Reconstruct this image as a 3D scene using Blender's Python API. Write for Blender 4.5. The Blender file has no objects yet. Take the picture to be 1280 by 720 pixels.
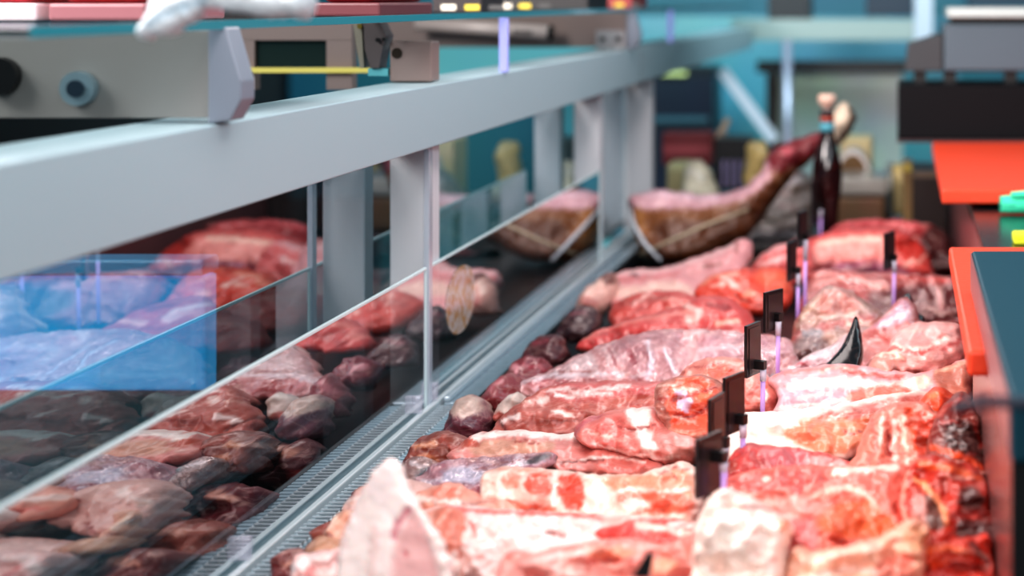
import bpy, bmesh, math, random
import numpy as np
from mathutils import Vector, noise
from mathutils.geometry import delaunay_2d_cdt

S = bpy.context.scene
C = S.collection
F = 2133.0            # focal length in pixels (60 mm on a 36 mm sensor, 1280 px wide)
VX, VY = 1130.0, 0.0  # vanishing point of the counter direction in the photograph
ZC = 1.45             # camera height
random.seed(4)

def W(px, py, Y):
    return Vector(((px - VX) * Y / F, Y, ZC - (py - VY) * Y / F))

def c(h, a=1.0):
    h = h.lstrip('#')
    r = []
    for i in (0, 2, 4):
        v = int(h[i:i + 2], 16) / 255
        r.append(v / 12.92 if v <= .04045 else ((v + .055) / 1.055) ** 2.4)
    return (r[0], r[1], r[2], a)

# ------------------------------------------------------------------ materials
MATS = {}
def mat(name, col, rough=.5, metal=0, bump=0, bscale=60, var=0, emit=None, estr=0, coat=0, spec=.5, sss=0, trans=0):
    if name in MATS: return MATS[name]
    m = bpy.data.materials.new(name); m.use_nodes = True
    nt = m.node_tree; b = nt.nodes['Principled BSDF']
    b.inputs['Base Color'].default_value = c(col) if isinstance(col, str) else col
    b.inputs['Roughness'].default_value = rough
    b.inputs['Metallic'].default_value = metal
    b.inputs['Coat Weight'].default_value = coat
    b.inputs['Specular IOR Level'].default_value = spec
    b.inputs['Transmission Weight'].default_value = trans
    if emit:
        b.inputs['Emission Color'].default_value = c(emit); b.inputs['Emission Strength'].default_value = estr
    tc = nt.nodes.new('ShaderNodeTexCoord')
    nz = nt.nodes.new('ShaderNodeTexNoise'); nz.inputs['Scale'].default_value = bscale; nz.inputs['Detail'].default_value = 5
    nt.links.new(tc.outputs['Object'], nz.inputs['Vector'])
    if var:
        mx = nt.nodes.new('ShaderNodeMix'); mx.data_type = 'RGBA'; mx.blend_type = 'MULTIPLY'
        mx.inputs[0].default_value = var
        mx.inputs[6].default_value = b.inputs['Base Color'].default_value
        nt.links.new(nz.outputs['Color'], mx.inputs[7]); nt.links.new(mx.outputs[2], b.inputs['Base Color'])
    if bump:
        bp = nt.nodes.new('ShaderNodeBump'); bp.inputs['Strength'].default_value = bump; bp.inputs['Distance'].default_value = .004
        nt.links.new(nz.outputs['Fac'], bp.inputs['Height']); nt.links.new(bp.outputs['Normal'], b.inputs['Normal'])
    MATS[name] = m
    return m

def glass_mat(name, tint, mult, ior=1.5, rough=0.0, refl='#dfe9ee'):
    if name in MATS: return MATS[name]
    m = bpy.data.materials.new(name); m.use_nodes = True
    nt = m.node_tree; nt.nodes.clear()
    out = nt.nodes.new('ShaderNodeOutputMaterial')
    tr = nt.nodes.new('ShaderNodeBsdfTransparent'); tr.inputs['Color'].default_value = c(tint)
    gl = nt.nodes.new('ShaderNodeBsdfGlossy'); gl.inputs['Roughness'].default_value = rough
    gl.inputs['Color'].default_value = c(refl)
    # thin pane: both faces reflect, so the Fresnel factor is taken from the angle only
    lw = nt.nodes.new('ShaderNodeLayerWeight'); lw.inputs['Blend'].default_value = .5
    pw = nt.nodes.new('ShaderNodeMath'); pw.operation = 'POWER'; pw.inputs[1].default_value = 2.2
    ml = nt.nodes.new('ShaderNodeMath'); ml.operation = 'MULTIPLY_ADD'; ml.use_clamp = True
    ml.inputs[1].default_value = mult; ml.inputs[2].default_value = .06
    mx = nt.nodes.new('ShaderNodeMixShader')
    L = nt.links.new
    L(lw.outputs['Facing'], pw.inputs[0]); L(pw.outputs[0], ml.inputs[0]); L(ml.outputs[0], mx.inputs[0])
    L(tr.outputs[0], mx.inputs[1]); L(gl.outputs[0], mx.inputs[2]); L(mx.outputs[0], out.inputs[0])
    MATS[name] = m
    return m

def meat_mat(name, rough=.42, coat=.25, fine=.4, scale=85, bump=.26, sss=.12):
    if name in MATS: return MATS[name]
    m = bpy.data.materials.new(name); m.use_nodes = True
    nt = m.node_tree; b = nt.nodes['Principled BSDF']; L = nt.links.new
    at = nt.nodes.new('ShaderNodeVertexColor'); at.layer_name = 'Col'
    tc = nt.nodes.new('ShaderNodeTexCoord')
    mp = nt.nodes.new('ShaderNodeMapping'); mp.inputs['Scale'].default_value = (.42, .6, 1.5)
    n1 = nt.nodes.new('ShaderNodeTexNoise'); n1.inputs['Scale'].default_value = scale; n1.inputs['Detail'].default_value = 6; n1.inputs['Distortion'].default_value = .8
    n2 = nt.nodes.new('ShaderNodeTexNoise'); n2.inputs['Scale'].default_value = scale * .28; n2.inputs['Detail'].default_value = 4; n2.inputs['Distortion'].default_value = 1.5
    L(tc.outputs['Object'], mp.inputs['Vector']); L(mp.outputs[0], n1.inputs['Vector']); L(mp.outputs[0], n2.inputs['Vector'])
    r1 = nt.nodes.new('ShaderNodeValToRGB')
    r1.color_ramp.elements[0].position = .3; r1.color_ramp.elements[0].color = (.62, .5, .5, 1)
    r1.color_ramp.elements[1].position = .7; r1.color_ramp.elements[1].color = (1.12, 1.1, 1.1, 1)
    L(n1.outputs['Fac'], r1.inputs[0])
    mu = nt.nodes.new('ShaderNodeMix'); mu.data_type = 'RGBA'; mu.blend_type = 'MULTIPLY'; mu.inputs[0].default_value = fine
    L(at.outputs['Color'], mu.inputs[6]); L(r1.outputs[0], mu.inputs[7])
    r2 = nt.nodes.new('ShaderNodeValToRGB')   # thin fat threads
    r2.color_ramp.elements[0].position = .47; r2.color_ramp.elements[0].color = (0, 0, 0, 1)
    e = r2.color_ramp.elements.new(.5); e.color = (1, 1, 1, 1)
    r2.color_ramp.elements[1].position = .5
    r2.color_ramp.elements[-1].position = .53; r2.color_ramp.elements[-1].color = (0, 0, 0, 1)
    L(n2.outputs['Fac'], r2.inputs[0])
    sc = nt.nodes.new('ShaderNodeMath'); sc.operation = 'MULTIPLY'; sc.inputs[1].default_value = .4 * fine
    L(r2.outputs[0], sc.inputs[0])
    mf = nt.nodes.new('ShaderNodeMix'); mf.data_type = 'RGBA'; mf.inputs[7].default_value = c('#f3c9bf')
    L(sc.outputs[0], mf.inputs[0]); L(mu.outputs[2], mf.inputs[6])
    L(mf.outputs[2], b.inputs['Base Color'])
    b.inputs['Roughness'].default_value = rough
    b.inputs['Coat Weight'].default_value = coat; b.inputs['Coat Roughness'].default_value = .18
    b.inputs['Subsurface Weight'].default_value = sss
    b.inputs['Subsurface Radius'].default_value = (.01, .004, .003); b.inputs['Subsurface Scale'].default_value = .6
    bp = nt.nodes.new('ShaderNodeBump'); bp.inputs['Strength'].default_value = bump; bp.inputs['Distance'].default_value = .004
    ad = nt.nodes.new('ShaderNodeMath'); ad.operation = 'ADD'
    L(n1.outputs['Fac'], ad.inputs[0]); L(n2.outputs['Fac'], ad.inputs[1]); L(ad.outputs[0], bp.inputs['Height'])
    L(bp.outputs['Normal'], b.inputs['Normal']); L(bp.outputs['Normal'], b.inputs['Coat Normal'])
    MATS[name] = m
    return m

def film_mat():
    if 'plastic_film' in MATS: return MATS['plastic_film']
    m = bpy.data.materials.new('plastic_film'); m.use_nodes = True
    nt = m.node_tree; nt.nodes.clear(); L = nt.links.new
    out = nt.nodes.new('ShaderNodeOutputMaterial')
    tr = nt.nodes.new('ShaderNodeBsdfTransparent'); tr.inputs['Color'].default_value = (.96, .94, .96, 1)
    gl = nt.nodes.new('ShaderNodeBsdfGlossy'); gl.inputs['Roughness'].default_value = .1; gl.inputs['Color'].default_value = (1, .91, .9, 1)
    tc = nt.nodes.new('ShaderNodeTexCoord')
    mp = nt.nodes.new('ShaderNodeMapping'); mp.inputs['Scale'].default_value = (1.0, 1, .6); mp.inputs['Rotation'].default_value = (0, .7, 0)
    nz = nt.nodes.new('ShaderNodeTexNoise'); nz.inputs['Scale'].default_value = 38; nz.inputs['Detail'].default_value = 3; nz.inputs['Distortion'].default_value = 2.5
    L(tc.outputs['Object'], mp.inputs[0]); L(mp.outputs[0], nz.inputs['Vector'])
    bp = nt.nodes.new('ShaderNodeBump'); bp.inputs['Strength'].default_value = .9; bp.inputs['Distance'].default_value = .012
    L(nz.outputs['Fac'], bp.inputs['Height']); L(bp.outputs[0], gl.inputs['Normal'])
    lw = nt.nodes.new('ShaderNodeLayerWeight'); lw.inputs['Blend'].default_value = .35
    L(bp.outputs[0], lw.inputs['Normal'])
    ml = nt.nodes.new('ShaderNodeMath'); ml.operation = 'MULTIPLY_ADD'; ml.use_clamp = True; ml.inputs[1].default_value = .5; ml.inputs[2].default_value = .06
    L(lw.outputs['Facing'], ml.inputs[0])
    mx = nt.nodes.new('ShaderNodeMixShader')
    L(ml.outputs[0], mx.inputs[0]); L(tr.outputs[0], mx.inputs[1]); L(gl.outputs[0], mx.inputs[2]); L(mx.outputs[0], out.inputs[0])
    MATS['plastic_film'] = m
    return m

# ------------------------------------------------------------------ object helpers
def link_mesh(name, me, parent=None, origin=None, smooth=False):
    """mesh in world coordinates -> object whose origin is `origin` (or its parent's world place)"""
    o = bpy.data.objects.new(name, me); C.objects.link(o)
    if origin is None:
        n = len(me.vertices); co = np.empty(n * 3); me.vertices.foreach_get('co', co); co = co.reshape(-1, 3)
        origin = Vector(((co[:, 0].min() + co[:, 0].max()) / 2, (co[:, 1].min() + co[:, 1].max()) / 2, co[:, 2].min()))
    origin = Vector(origin)
    n = len(me.vertices); co = np.empty(n * 3); me.vertices.foreach_get('co', co)
    co = co.reshape(-1, 3) - np.array(origin); me.vertices.foreach_set('co', co.ravel()); me.update()
    if parent is not None:
        o.parent = parent; o.location = origin - world_of(parent)
    else:
        o.location = origin
    if smooth:
        me.polygons.foreach_set('use_smooth', [True] * len(me.polygons))
    return o

def world_of(o):
    v = Vector((0, 0, 0))
    while o is not None:
        v = v + o.location; o = o.parent
    return v

def obj(name, bm, m, parent=None, smooth=False, origin=None):
    me = bpy.data.meshes.new(name)
    bmesh.ops.recalc_face_normals(bm, faces=bm.faces[:])
    bm.to_mesh(me); bm.free(); me.materials.append(m)
    return link_mesh(name, me, parent, origin, smooth)

def tag(o, label=None, cat=None, group=None, kind=None):
    if label: o['label'] = label
    if cat: o['category'] = cat
    if group: o['group'] = group
    if kind: o['kind'] = kind
    return o

def thing(name, loc, label, cat, group=None):
    o = bpy.data.objects.new(name, None); C.objects.link(o); o.location = Vector(loc); o.empty_display_size = .05
    return tag(o, label, cat, group)

def add_box(bm, x0, x1, y0, y1, z0, z1, bev=0, seg=2):
    vs = [bm.verts.new((x, y, z)) for x in (x0, x1) for y in (y0, y1) for z in (z0, z1)]
    idx = [(0, 1, 3, 2), (4, 6, 7, 5), (0, 4, 5, 1), (2, 3, 7, 6), (0, 2, 6, 4), (1, 5, 7, 3)]
    fs = [bm.faces.new([vs[i] for i in f]) for f in idx]
    if bev:
        es = list({e for f in fs for e in f.edges})
        bmesh.ops.bevel(bm, geom=es, offset=bev, segments=seg, affect='EDGES', profile=.5)

def box(x0, x1, y0, y1, z0, z1, bev=0, seg=2):
    bm = bmesh.new(); add_box(bm, x0, x1, y0, y1, z0, z1, bev, seg); return bm

def pbox(px0, py0, px1, py1, Y, D, bev=0):
    a, b = W(px0, py0, Y), W(px1, py1, Y)
    return box(a.x, b.x, Y, Y + D, b.z, a.z, bev)

def add_tube(bm, pts, r, n=10, caps=True):
    pts = [Vector(p) for p in pts]
    rs = r if isinstance(r, (list, tuple)) else [r] * len(pts)
    rings = []
    up = None
    for i, p in enumerate(pts):
        t = (pts[min(i + 1, len(pts) - 1)] - pts[max(i - 1, 0)]).normalized()
        if up is None:
            up = t.cross(Vector((0, 0, 1)))
            if up.length < .1: up = t.cross(Vector((1, 0, 0)))
            up.normalize()
        up = (up - t * up.dot(t)).normalized(); s = t.cross(up)
        rings.append([bm.verts.new(p + (up * math.cos(a) + s * math.sin(a)) * rs[i]) for a in [2 * math.pi * k / n for k in range(n)]])
    for a, b in zip(rings, rings[1:]):
        for k in range(n):
            bm.faces.new((a[k], a[(k + 1) % n], b[(k + 1) % n], b[k]))
    if caps:
        bm.faces.new(rings[0][::-1]); bm.faces.new(rings[-1])

def tube(pts, r, n=10):
    bm = bmesh.new(); add_tube(bm, pts, r, n); return bm

def lathe(prof, cx, cy, n=24):
    """prof: list of (radius, z)"""
    bm = bmesh.new(); rings = []
    for r, z in prof:
        rings.append([bm.verts.new((cx + r * math.cos(2 * math.pi * k / n), cy + r * math.sin(2 * math.pi * k / n), z)) for k in range(n)])
    for a, b in zip(rings, rings[1:]):
        for k in range(n): bm.faces.new((a[k], a[(k + 1) % n], b[(k + 1) % n], b[k]))
    bm.faces.new(rings[0][::-1]); bm.faces.new(rings[-1])
    return bm

def prism(poly_xz, y0, y1, bev=0):
    bm = bmesh.new()
    a = [bm.verts.new((x, y0, z)) for x, z in poly_xz]; b = [bm.verts.new((x, y1, z)) for x, z in poly_xz]
    n = len(a)
    bm.faces.new(a); bm.faces.new(b[::-1])
    for i in range(n): bm.faces.new((a[i], b[i], b[(i + 1) % n], a[(i + 1) % n]))
    if bev: bmesh.ops.bevel(bm, geom=bm.edges[:], offset=bev, segments=2, affect='EDGES', profile=.5)
    return bm

# ------------------------------------------------------------------ meat modelling
def spline(pts, step, closed=True):
    out = []; n = len(pts)
    rng = range(n) if closed else range(n - 1)
    for i in rng:
        if closed: p0, p1, p2, p3 = (np.array(pts[(i + k) % n], float) for k in (-1, 0, 1, 2))
        else: p0, p1, p2, p3 = (np.array(pts[min(max(i + k, 0), n - 1)], float) for k in (-1, 0, 1, 2))
        m = max(1, int(np.linalg.norm(p2 - p1) / step))
        for k in range(m):
            t = k / m
            q = .5 * ((2 * p1) + (p2 - p0) * t + (2 * p0 - 5 * p1 + 4 * p2 - p3) * t * t + (3 * p1 - p0 - 3 * p2 + p3) * t ** 3)
            out.append(q)
    if not closed: out.append(np.array(pts[-1], float))
    return np.array(out)

def dist_poly(P, Q, closed=True):
    """distance of points P (n,2) to polyline Q (m,2)"""
    A = Q; B = np.roll(Q, -1, 0)
    if not closed: A, B = Q[:-1], Q[1:]
    d = np.full(len(P), 1e9)
    for a, b in zip(A, B):
        ab = b - a; l = ab @ ab + 1e-9
        t = np.clip(((P - a) @ ab) / l, 0, 1)
        d = np.minimum(d, np.hypot(*(P - (a + t[:, None] * ab)).T))
    return d

def inside(P, Q):
    x, y = P.T; r = np.zeros(len(P), bool); j = len(Q) - 1
    for i in range(len(Q)):
        xi, yi = Q[i]; xj, yj = Q[j]
        if yi != yj:
            r ^= ((yi > y) != (yj > y)) & (x < (xj - xi) * (y - yi) / (yj - yi) + xi)
        j = i
    return r

def sstep(x): x = np.clip(x, 0, 1); return x * x * (3 - 2 * x)

ND = Vector((0, -1, .3)).normalized()

def meat(name, label, cat, outline, Y0, Y1, thick, base, strokes=(), group=None, R=None, step=2.8, bumps=4.6, bscale=26,
         marb=None, warp=3.5, m=None, film=False, parent=None, seed=0, jag=3, back=.12, auto=None):
    """A cut of meat modelled from its silhouette at its real place on the counter: Y0 = depth of its lowest edge, Y1 = of its top edge,
    thick = how far its middle swells out; strokes = fat seams, muscles, hollows, painted highlights and crease shade in its own surface."""
    outline = [(x, (ZC - DECK - .004) * F / Y0 if y >= 740 else y) for x, y in outline]
    out = spline(outline, step * 1.3)
    cen = out.mean(0)
    jn = np.array([[noise.noise(Vector((p[0] / 11, p[1] / 11, seed + 3.1))), noise.noise(Vector((p[0] / 11, p[1] / 11, seed + 9.7)))] for p in out])
    out = out + jn * jag
    x0, y0 = out.min(0); x1, y1 = out.max(0)
    gx, gy = np.meshgrid(np.arange(x0, x1, step), np.arange(y0, y1, step))
    G = np.stack([gx.ravel(), gy.ravel()], 1) + np.random.RandomState(seed + 1).uniform(-.25, .25, (gx.size, 2)) * step
    G = G[inside(G, out)]
    dG = dist_poly(G, out); G = G[dG > step * .6]; dG = dG[dG > step * .6]
    verts2 = [Vector(p) for p in out] + [Vector(p) for p in G]
    nb = len(out)
    vs, es, fs, ov, oe, of = delaunay_2d_cdt(verts2, [], [list(range(nb))], 1, 1e-4)
    P = np.array([(v.x, v.y) for v in vs])
    d = dist_poly(P, out)
    # boundary verts are shared by front and back
    used = np.zeros(len(P), bool)
    for f in fs:
        for i in f: used[i] = True
    edge_count = {}
    for f in fs:
        for a, b in zip(f, f[1:] + f[:1]):
            k = (min(a, b), max(a, b)); edge_count[k] = edge_count.get(k, 0) + 1
    bnd = np.zeros(len(P), bool)
    for (a, b), n_ in edge_count.items():
        if n_ == 1: bnd[a] = bnd[b] = True
    dm = d.max()
    r = R or min(dm, 17)
    t = np.clip(d / min(r, dm), 0, 1)
    prof = np.sqrt(np.clip(1 - (1 - t) ** 2, 0, 1))
    prof = .8 * prof + .2 * sstep(d / dm)
    prof[bnd] = 0
    s = np.clip((y1 - P[:, 1]) / max(y1 - y0, 1), 0, 1)
    Yd = Y0 + (Y1 - Y0) * s
    lown = np.array([noise.fractal(Vector((p[0] / 38, p[1] / 30, seed * 3.1 + 11)), 1.0, 2.0, 3) for p in P])
    if back > .05: Yd = Yd + lown * .028
    px2m = Yd / F
    h = thick * prof
    # organic swell
    nz = np.array([noise.fractal(Vector((p[0] / bscale, p[1] / (bscale * .7), seed * 1.7)), 1.0, 2.1, 4) for p in P])
    h = h + nz * bumps * px2m * np.clip(d / 8, 0, 1)
    rg = np.array([1 - abs(noise.fractal(Vector((p[0] / (bscale * .9), p[1] / (bscale * .28), seed * 2.3 + 50)), 1.0, 2.1, 3)) * 2.2 for p in P])
    h = h - np.clip(rg, 0, 1) ** 4 * bumps * .38 * px2m * np.clip(d / 8, 0, 1)
    # colours
    wx = np.array([noise.noise(Vector((p[0] / 9, p[1] / 9, seed + 20.))) for p in P]); wy = np.array([noise.noise(Vector((p[0] / 9, p[1] / 9, seed + 40.))) for p in P])
    wx2 = np.array([noise.noise(Vector((p[0] / 4, p[1] / 4, seed + 20.))) for p in P])
    PW = P + np.stack([wx + .4 * wx2, wy + .4 * wx2], 1) * warp
    col = np.tile(np.array(c(base)[:3]), (len(P), 1))
    if marb:
        mc, am, ms, st = marb
        q = np.array([noise.fractal(Vector((p[0] / (ms * st), p[1] / ms, seed + 5.5)), 1.0, 2.0, 5) for p in PW])
        a = sstep((q + .15) / .5) * am
        col = col * (1 - a[:, None]) + np.array(c(mc)[:3]) * a[:, None]
    strokes = list(strokes)
    if auto is None: auto = parent is None and m is None and (x1 - x0) > 60
    if auto:
        rr = random.Random(seed * 7 + 3)
        na = int(2 + (x1 - x0) * (min(y1, 740) - y0) / 2600)
        for q in range(na):
            sx, sy = rr.uniform(x0, x1), rr.uniform(y0, min(y1, 740)); ln = rr.uniform(15, 55); sl = rr.uniform(-.35, .2)
            pts = [(sx + ln * u, sy + sl * ln * u + rr.uniform(-3, 3)) for u in (-.5, -.15, .2, .5)]
            if q % 3 == 0: strokes.append(('l', pts, rr.uniform(.5, 2.5), '#eec4b8', 1.2))
            elif q % 3 == 1: strokes.append(('l', pts, rr.uniform(1, 2.5), '#a8403c', -2.5))  # groove with crease shade put into its colour
            else: strokes.append(('l', pts, rr.uniform(1, 3), None, -2.5))
    for k in strokes:
        typ = k[0]
        if typ == 'l':
            _, pts, wd, cl, hh = k
            dd = dist_poly(PW, spline(pts, 6, False), False)
            a = 1 - sstep((dd - wd * .5 + 1.5) / 3.5)
        elif typ == 'p':
            _, pts, fe, cl, hh = k
            q = spline(pts, 6)
            dd = dist_poly(PW, q) * np.where(inside(PW, q), -1, 1)
            a = 1 - sstep((dd + fe * .5) / fe)
        else:
            _, (ex, ey), (rx, ry), cl, hh = k
            dd = np.hypot((PW[:, 0] - ex) / rx, (PW[:, 1] - ey) / ry)
            a = 1 - sstep((dd - .8) / .4)
        if cl: col = col * (1 - a[:, None]) + np.array(c(cl)[:3]) * a[:, None]
        h = h + a * hh * px2m * np.clip(d / 6, 0, 1)
    col = np.clip(col, 0, 1) ** 1.13
    n = len(P)
    if Y0 < 5.6: clampz = DECK + .002
    else: clampz = -9
    X = (P[:, 0] - VX) * Yd / F; Z = ZC - (P[:, 1] - VY) * Yd / F
    base3 = np.stack([X, Yd, Z], 1)
    front = base3 + np.array(ND)[None] * h[:, None]
    backv = base3 - np.array(ND)[None] * (back * prof * (1 + .7 * nz + .5 * lown))[:, None]
    front[:, 2] = np.maximum(front[:, 2], clampz); backv[:, 2] = np.maximum(backv[:, 2], clampz)
    idx = np.full(n, -1); co = []; cc = []
    for i in range(n):
        if used[i]: idx[i] = len(co); co.append(front[i]); cc.append(col[i])
    bidx = idx.copy()
    for i in range(n):
        if used[i] and not bnd[i]: bidx[i] = len(co); co.append(backv[i]); cc.append(col[i])
    faces = [[int(idx[i]) for i in f] for f in fs] + [[int(bidx[i]) for i in f][::-1] for f in fs]
    me = bpy.data.meshes.new(name); me.from_pydata([tuple(v) for v in co], [], faces)
    me.materials.append(m or meat_mat('wet_meat'))
    ca = me.color_attributes.new('Col', 'FLOAT_COLOR', 'POINT')
    ca.data.foreach_set('color', np.concatenate([np.array(cc), np.ones((len(cc), 1))], 1).ravel())
    bm = bmesh.new(); bm.from_mesh(me); bmesh.ops.recalc_face_normals(bm, faces=bm.faces[:]); bm.to_mesh(me); bm.free()
    o = link_mesh(name, me, parent, None, True)
    if parent is None: tag(o, label, cat, group)
    elif label: o['label'] = label
    if film:
        nz2 = np.array([noise.fractal(Vector((p[0] / 14, p[1] / 22, seed + 77.)), 1.0, 2.0, 3) for p in P])
        fr = base3 + np.array(ND)[None] * (h + (.004 + .005 * np.abs(nz2)))[:, None]
        fr[:, 2] = np.maximum(fr[:, 2], clampz)
        co = []; idx[:] = -1
        for i in range(n):
            if used[i]: idx[i] = len(co); co.append(fr[i])
        me2 = bpy.data.meshes.new('plastic_film'); me2.from_pydata([tuple(v) for v in co], [], [[int(idx[i]) for i in f] for f in fs])
        me2.materials.append(film_mat())
        f_ = link_mesh('plastic_film', me2, o, None, True); f_['label'] = 'clear crinkled plastic film'
    return o

# ================================================================== camera
cam_d = bpy.data.cameras.new('camera'); cam = bpy.data.objects.new('camera', cam_d); C.objects.link(cam)
cam.location = (0, 0, ZC); cam.rotation_euler = (math.pi / 2, 0, 0)
cam_d.sensor_width = 36; cam_d.lens = 36 * F / 1280
cam_d.shift_x = -(VX - 640) / 1280; cam_d.shift_y = -(360 - VY) / 1280
cam_d.clip_start = .05; cam_d.clip_end = 60
cam_d.dof.use_dof = True; cam_d.dof.focus_distance = 2.5; cam_d.dof.aperture_fstop = 2.4
S.camera = cam

# ================================================================== light
def area(name, loc, rot, sx, sy, e, col):
    d = bpy.data.lights.new(name, 'AREA'); d.shape = 'RECTANGLE'; d.size = sx; d.size_y = sy; d.energy = e; d.color = col
    o = bpy.data.objects.new(name, d); C.objects.link(o); o.location = loc; o.rotation_euler = rot
    return o
area('case_or_fill_light', (-.42, 2.9, ZC + .62), (0, 0, 0), .3, 4.2, 22, (1, .88, .85))
area('case_or_fill_light', (.1, -2.6, ZC + 1.35), (math.radians(70), 0, 0), 2.2, 1.4, 92, (1, .92, .9))  # added soft fill behind the camera, no lamp of the case
area('rail_fill', (1.0, 2.6, ZC + .75), (math.radians(0), math.radians(62), 0), .8, 4.5, 26, (.72, .92, 1))  # unseen cool fill added at the right to brighten the rail
area('store_fill', (-.8, 7.0, ZC + 1.7), (math.radians(62), 0, 0), 5, 1.2, 170, (.72, .95, 1))  # added teal fill so the far background faces come up brighter
area('store_fill', (-2.3, 1.5, ZC + 1.3), (Vector((-.9, 4.2, ZC - .3)) - Vector((-2.3, 1.5, ZC + 1.3))).to_track_quat('-Z', 'Y').to_euler(), 1.2, 1.2, 120, (1, .92, .9))  # added fill at upper left for shelf arms and left sides of the meat
area('arm_fill', (-1.7, 3.3, ZC + .8), (Vector((-1.2, 5, ZC - .1)) - Vector((-1.7, 3.3, ZC + .8))).to_track_quat('-Z', 'Y').to_euler(), .5, .3, 20, (1, .84, .8))  # unseen lamp added only to lift the dark far arm
w = bpy.data.worlds.new('store'); w.use_nodes = True; S.world = w
bg = w.node_tree.nodes['Background']; bg.inputs[0].default_value = (.42, .6, .68, 1); bg.inputs[1].default_value = .2
S.view_settings.view_transform = 'Standard'
S.view_settings.exposure = 0.34
try: S.view_settings.look = 'Medium High Contrast'
except Exception: pass

# ================================================================== setting
def struct(name, bm, m): return tag(obj(name, bm, m), kind='structure')
struct('floor', box(-6, 4, -1, 13, -.05, 0), mat('floor_tile', '#3a3434', .35, var=.5, bscale=4))
struct('wall_back', box(-6, 4, 12.5, 12.7, 0, 3.2), mat('teal_wall', '#2f8398', .5, var=.35, bscale=1.2))
struct('wall_left', box(-4.7, -4.5, -1, 12.5, 0, 3.2), mat('dark_wall', '#241e20', .6, var=.5, bscale=2))
struct('wall_right', box(3.2, 3.4, -1, 12.5, 0, 3.2), mat('dim_wall', '#39444a', .6, var=.3, bscale=2))

DECK = ZC - .745
steel = mat('brushed_steel', '#aeb6bc', .32, .9, bump=.08, bscale=220)
alu = mat('satin_aluminium', '#a6bac2', .42, .15, bump=.03, bscale=300)
alu_d = mat('grey_aluminium', '#85868a', .45, .3)
post_m = mat('post_grey', '#c9c8cd', .5, .1)
arm_m = mat('warm_grey_metal', '#84716d', .5, .1)
black = mat('black_plastic', '#0b0b0e', .35)
dark = mat('dark_steel', '#2b2d33', .35, .6)
tray_m = mat('black_tray', '#141318', .3, bump=.1, bscale=40)

# display deck
t = thing('display_counter', (-.4, 3.5, 0), 'black display counter deck carrying the whole spread of meat', 'counter')
obj('deck', box(-.742, .088, 1.0, 6.6, DECK - .04, DECK), tray_m, t)
obj('front_lip', box(-.752, -.744, 1.0, 6.6, DECK - .04, ZC - .70), dark, t)
obj('base', box(-.74, .086, 1.0, 6.6, .02, DECK - .045), mat('base_panel', '#33343a', .5), t)

# ------------------------------------------------------------------ air grille and channel
t = thing('air_grille', (-.77, 2.1, ZC - .72), 'slotted grey air grille beside the nearer glass panel', 'grille')
bm = bmesh.new(); add_box(bm, -.80, -.746, 1.2, 2.96, ZC - .752, ZC - .745)
obj('grille_tray', bm, mat('grille_dark', '#07090c', .5), t)
bm = bmesh.new()
y = 1.25
while y < 2.94:
    add_box(bm, -.800, -.7735, y, y + .0055, ZC - .7005, ZC - .6985)
    y += .0165
obj('grille_slats', bm, mat('slat_light', '#aab4bc', .35, .4), t)
bm = bmesh.new()
y = 1.25
while y < 2.94:
    add_box(bm, -.7735, -.746, y, y + .0105, ZC - .7025, ZC - .7005)
    y += .0165
obj('grille_lip', bm, mat('slat_blue', '#93acba', .35, .3), t)
bm = bmesh.new(); add_box(bm, -.775, -.772, 1.2, 2.96, ZC - .744, ZC - .7005)
obj('grille_rib', bm, mat('rib_light', '#d2dce2', .3, .4), t)

t = thing('grille_cover', (-.77, 4.2, ZC - .72), 'smooth pale steel cover strip beyond the slotted grille', 'cover')
obj('cover_plate', box(-.80, -.746, 2.965, 5.6, ZC - .722, ZC - .700, .002), mat('pale_steel', '#93a5b0', .25, .5, bump=.1, bscale=30), t)
obj('cover_edge', box(-.7995, -.790, 2.965, 5.6, ZC - .6995, ZC - .690, .002), mat('pale_edge', '#c2d0da', .25, .5), t)

t = thing('glass_channel', (-.82, 3.4, ZC - .72), 'long aluminium channel holding the glass panels', 'channel')
obj('channel_base', box(-.845, -.801, 1.2, 5.6, ZC - .722, ZC - .706), alu, t)
obj('channel_rib', box(-.814, -.804, 1.2, 5.6, ZC - .7055, ZC - .692, .002), mat('rib_bright', '#dfe6ea', .25, .5), t)
obj('channel_rib', box(-.838, -.826, 1.2, 5.6, ZC - .7055, ZC - .692, .002), mat('rib_bright', '#dfe6ea', .25, .5), t)

def clip_mat():
    if 'clip_plastic' in bpy.data.materials: return bpy.data.materials['clip_plastic']
    m = mat('clip_plastic', '#d4d0e0', .2, coat=.5); m.node_tree.nodes['Principled BSDF'].inputs['Alpha'].default_value = .3
    return m
for (px, py, lab) in ((305, 672, 'small clear plastic clip on the channel, nearest the pig ear'), (521, 492, 'small clear plastic clip just before the upright glass strip'),
                      (541, 472, 'small clear plastic clip just past the upright glass strip')):
    Y = .815 * F / (VX - px); z = ZC - .692
    obj_ = obj('glass_clip', box(-.822, -.806, Y - .006, Y + .006, z + .001, z + .03, .002), clip_mat())
    tag(obj_, lab, 'clip', 'clear clips along the channel')

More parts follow.
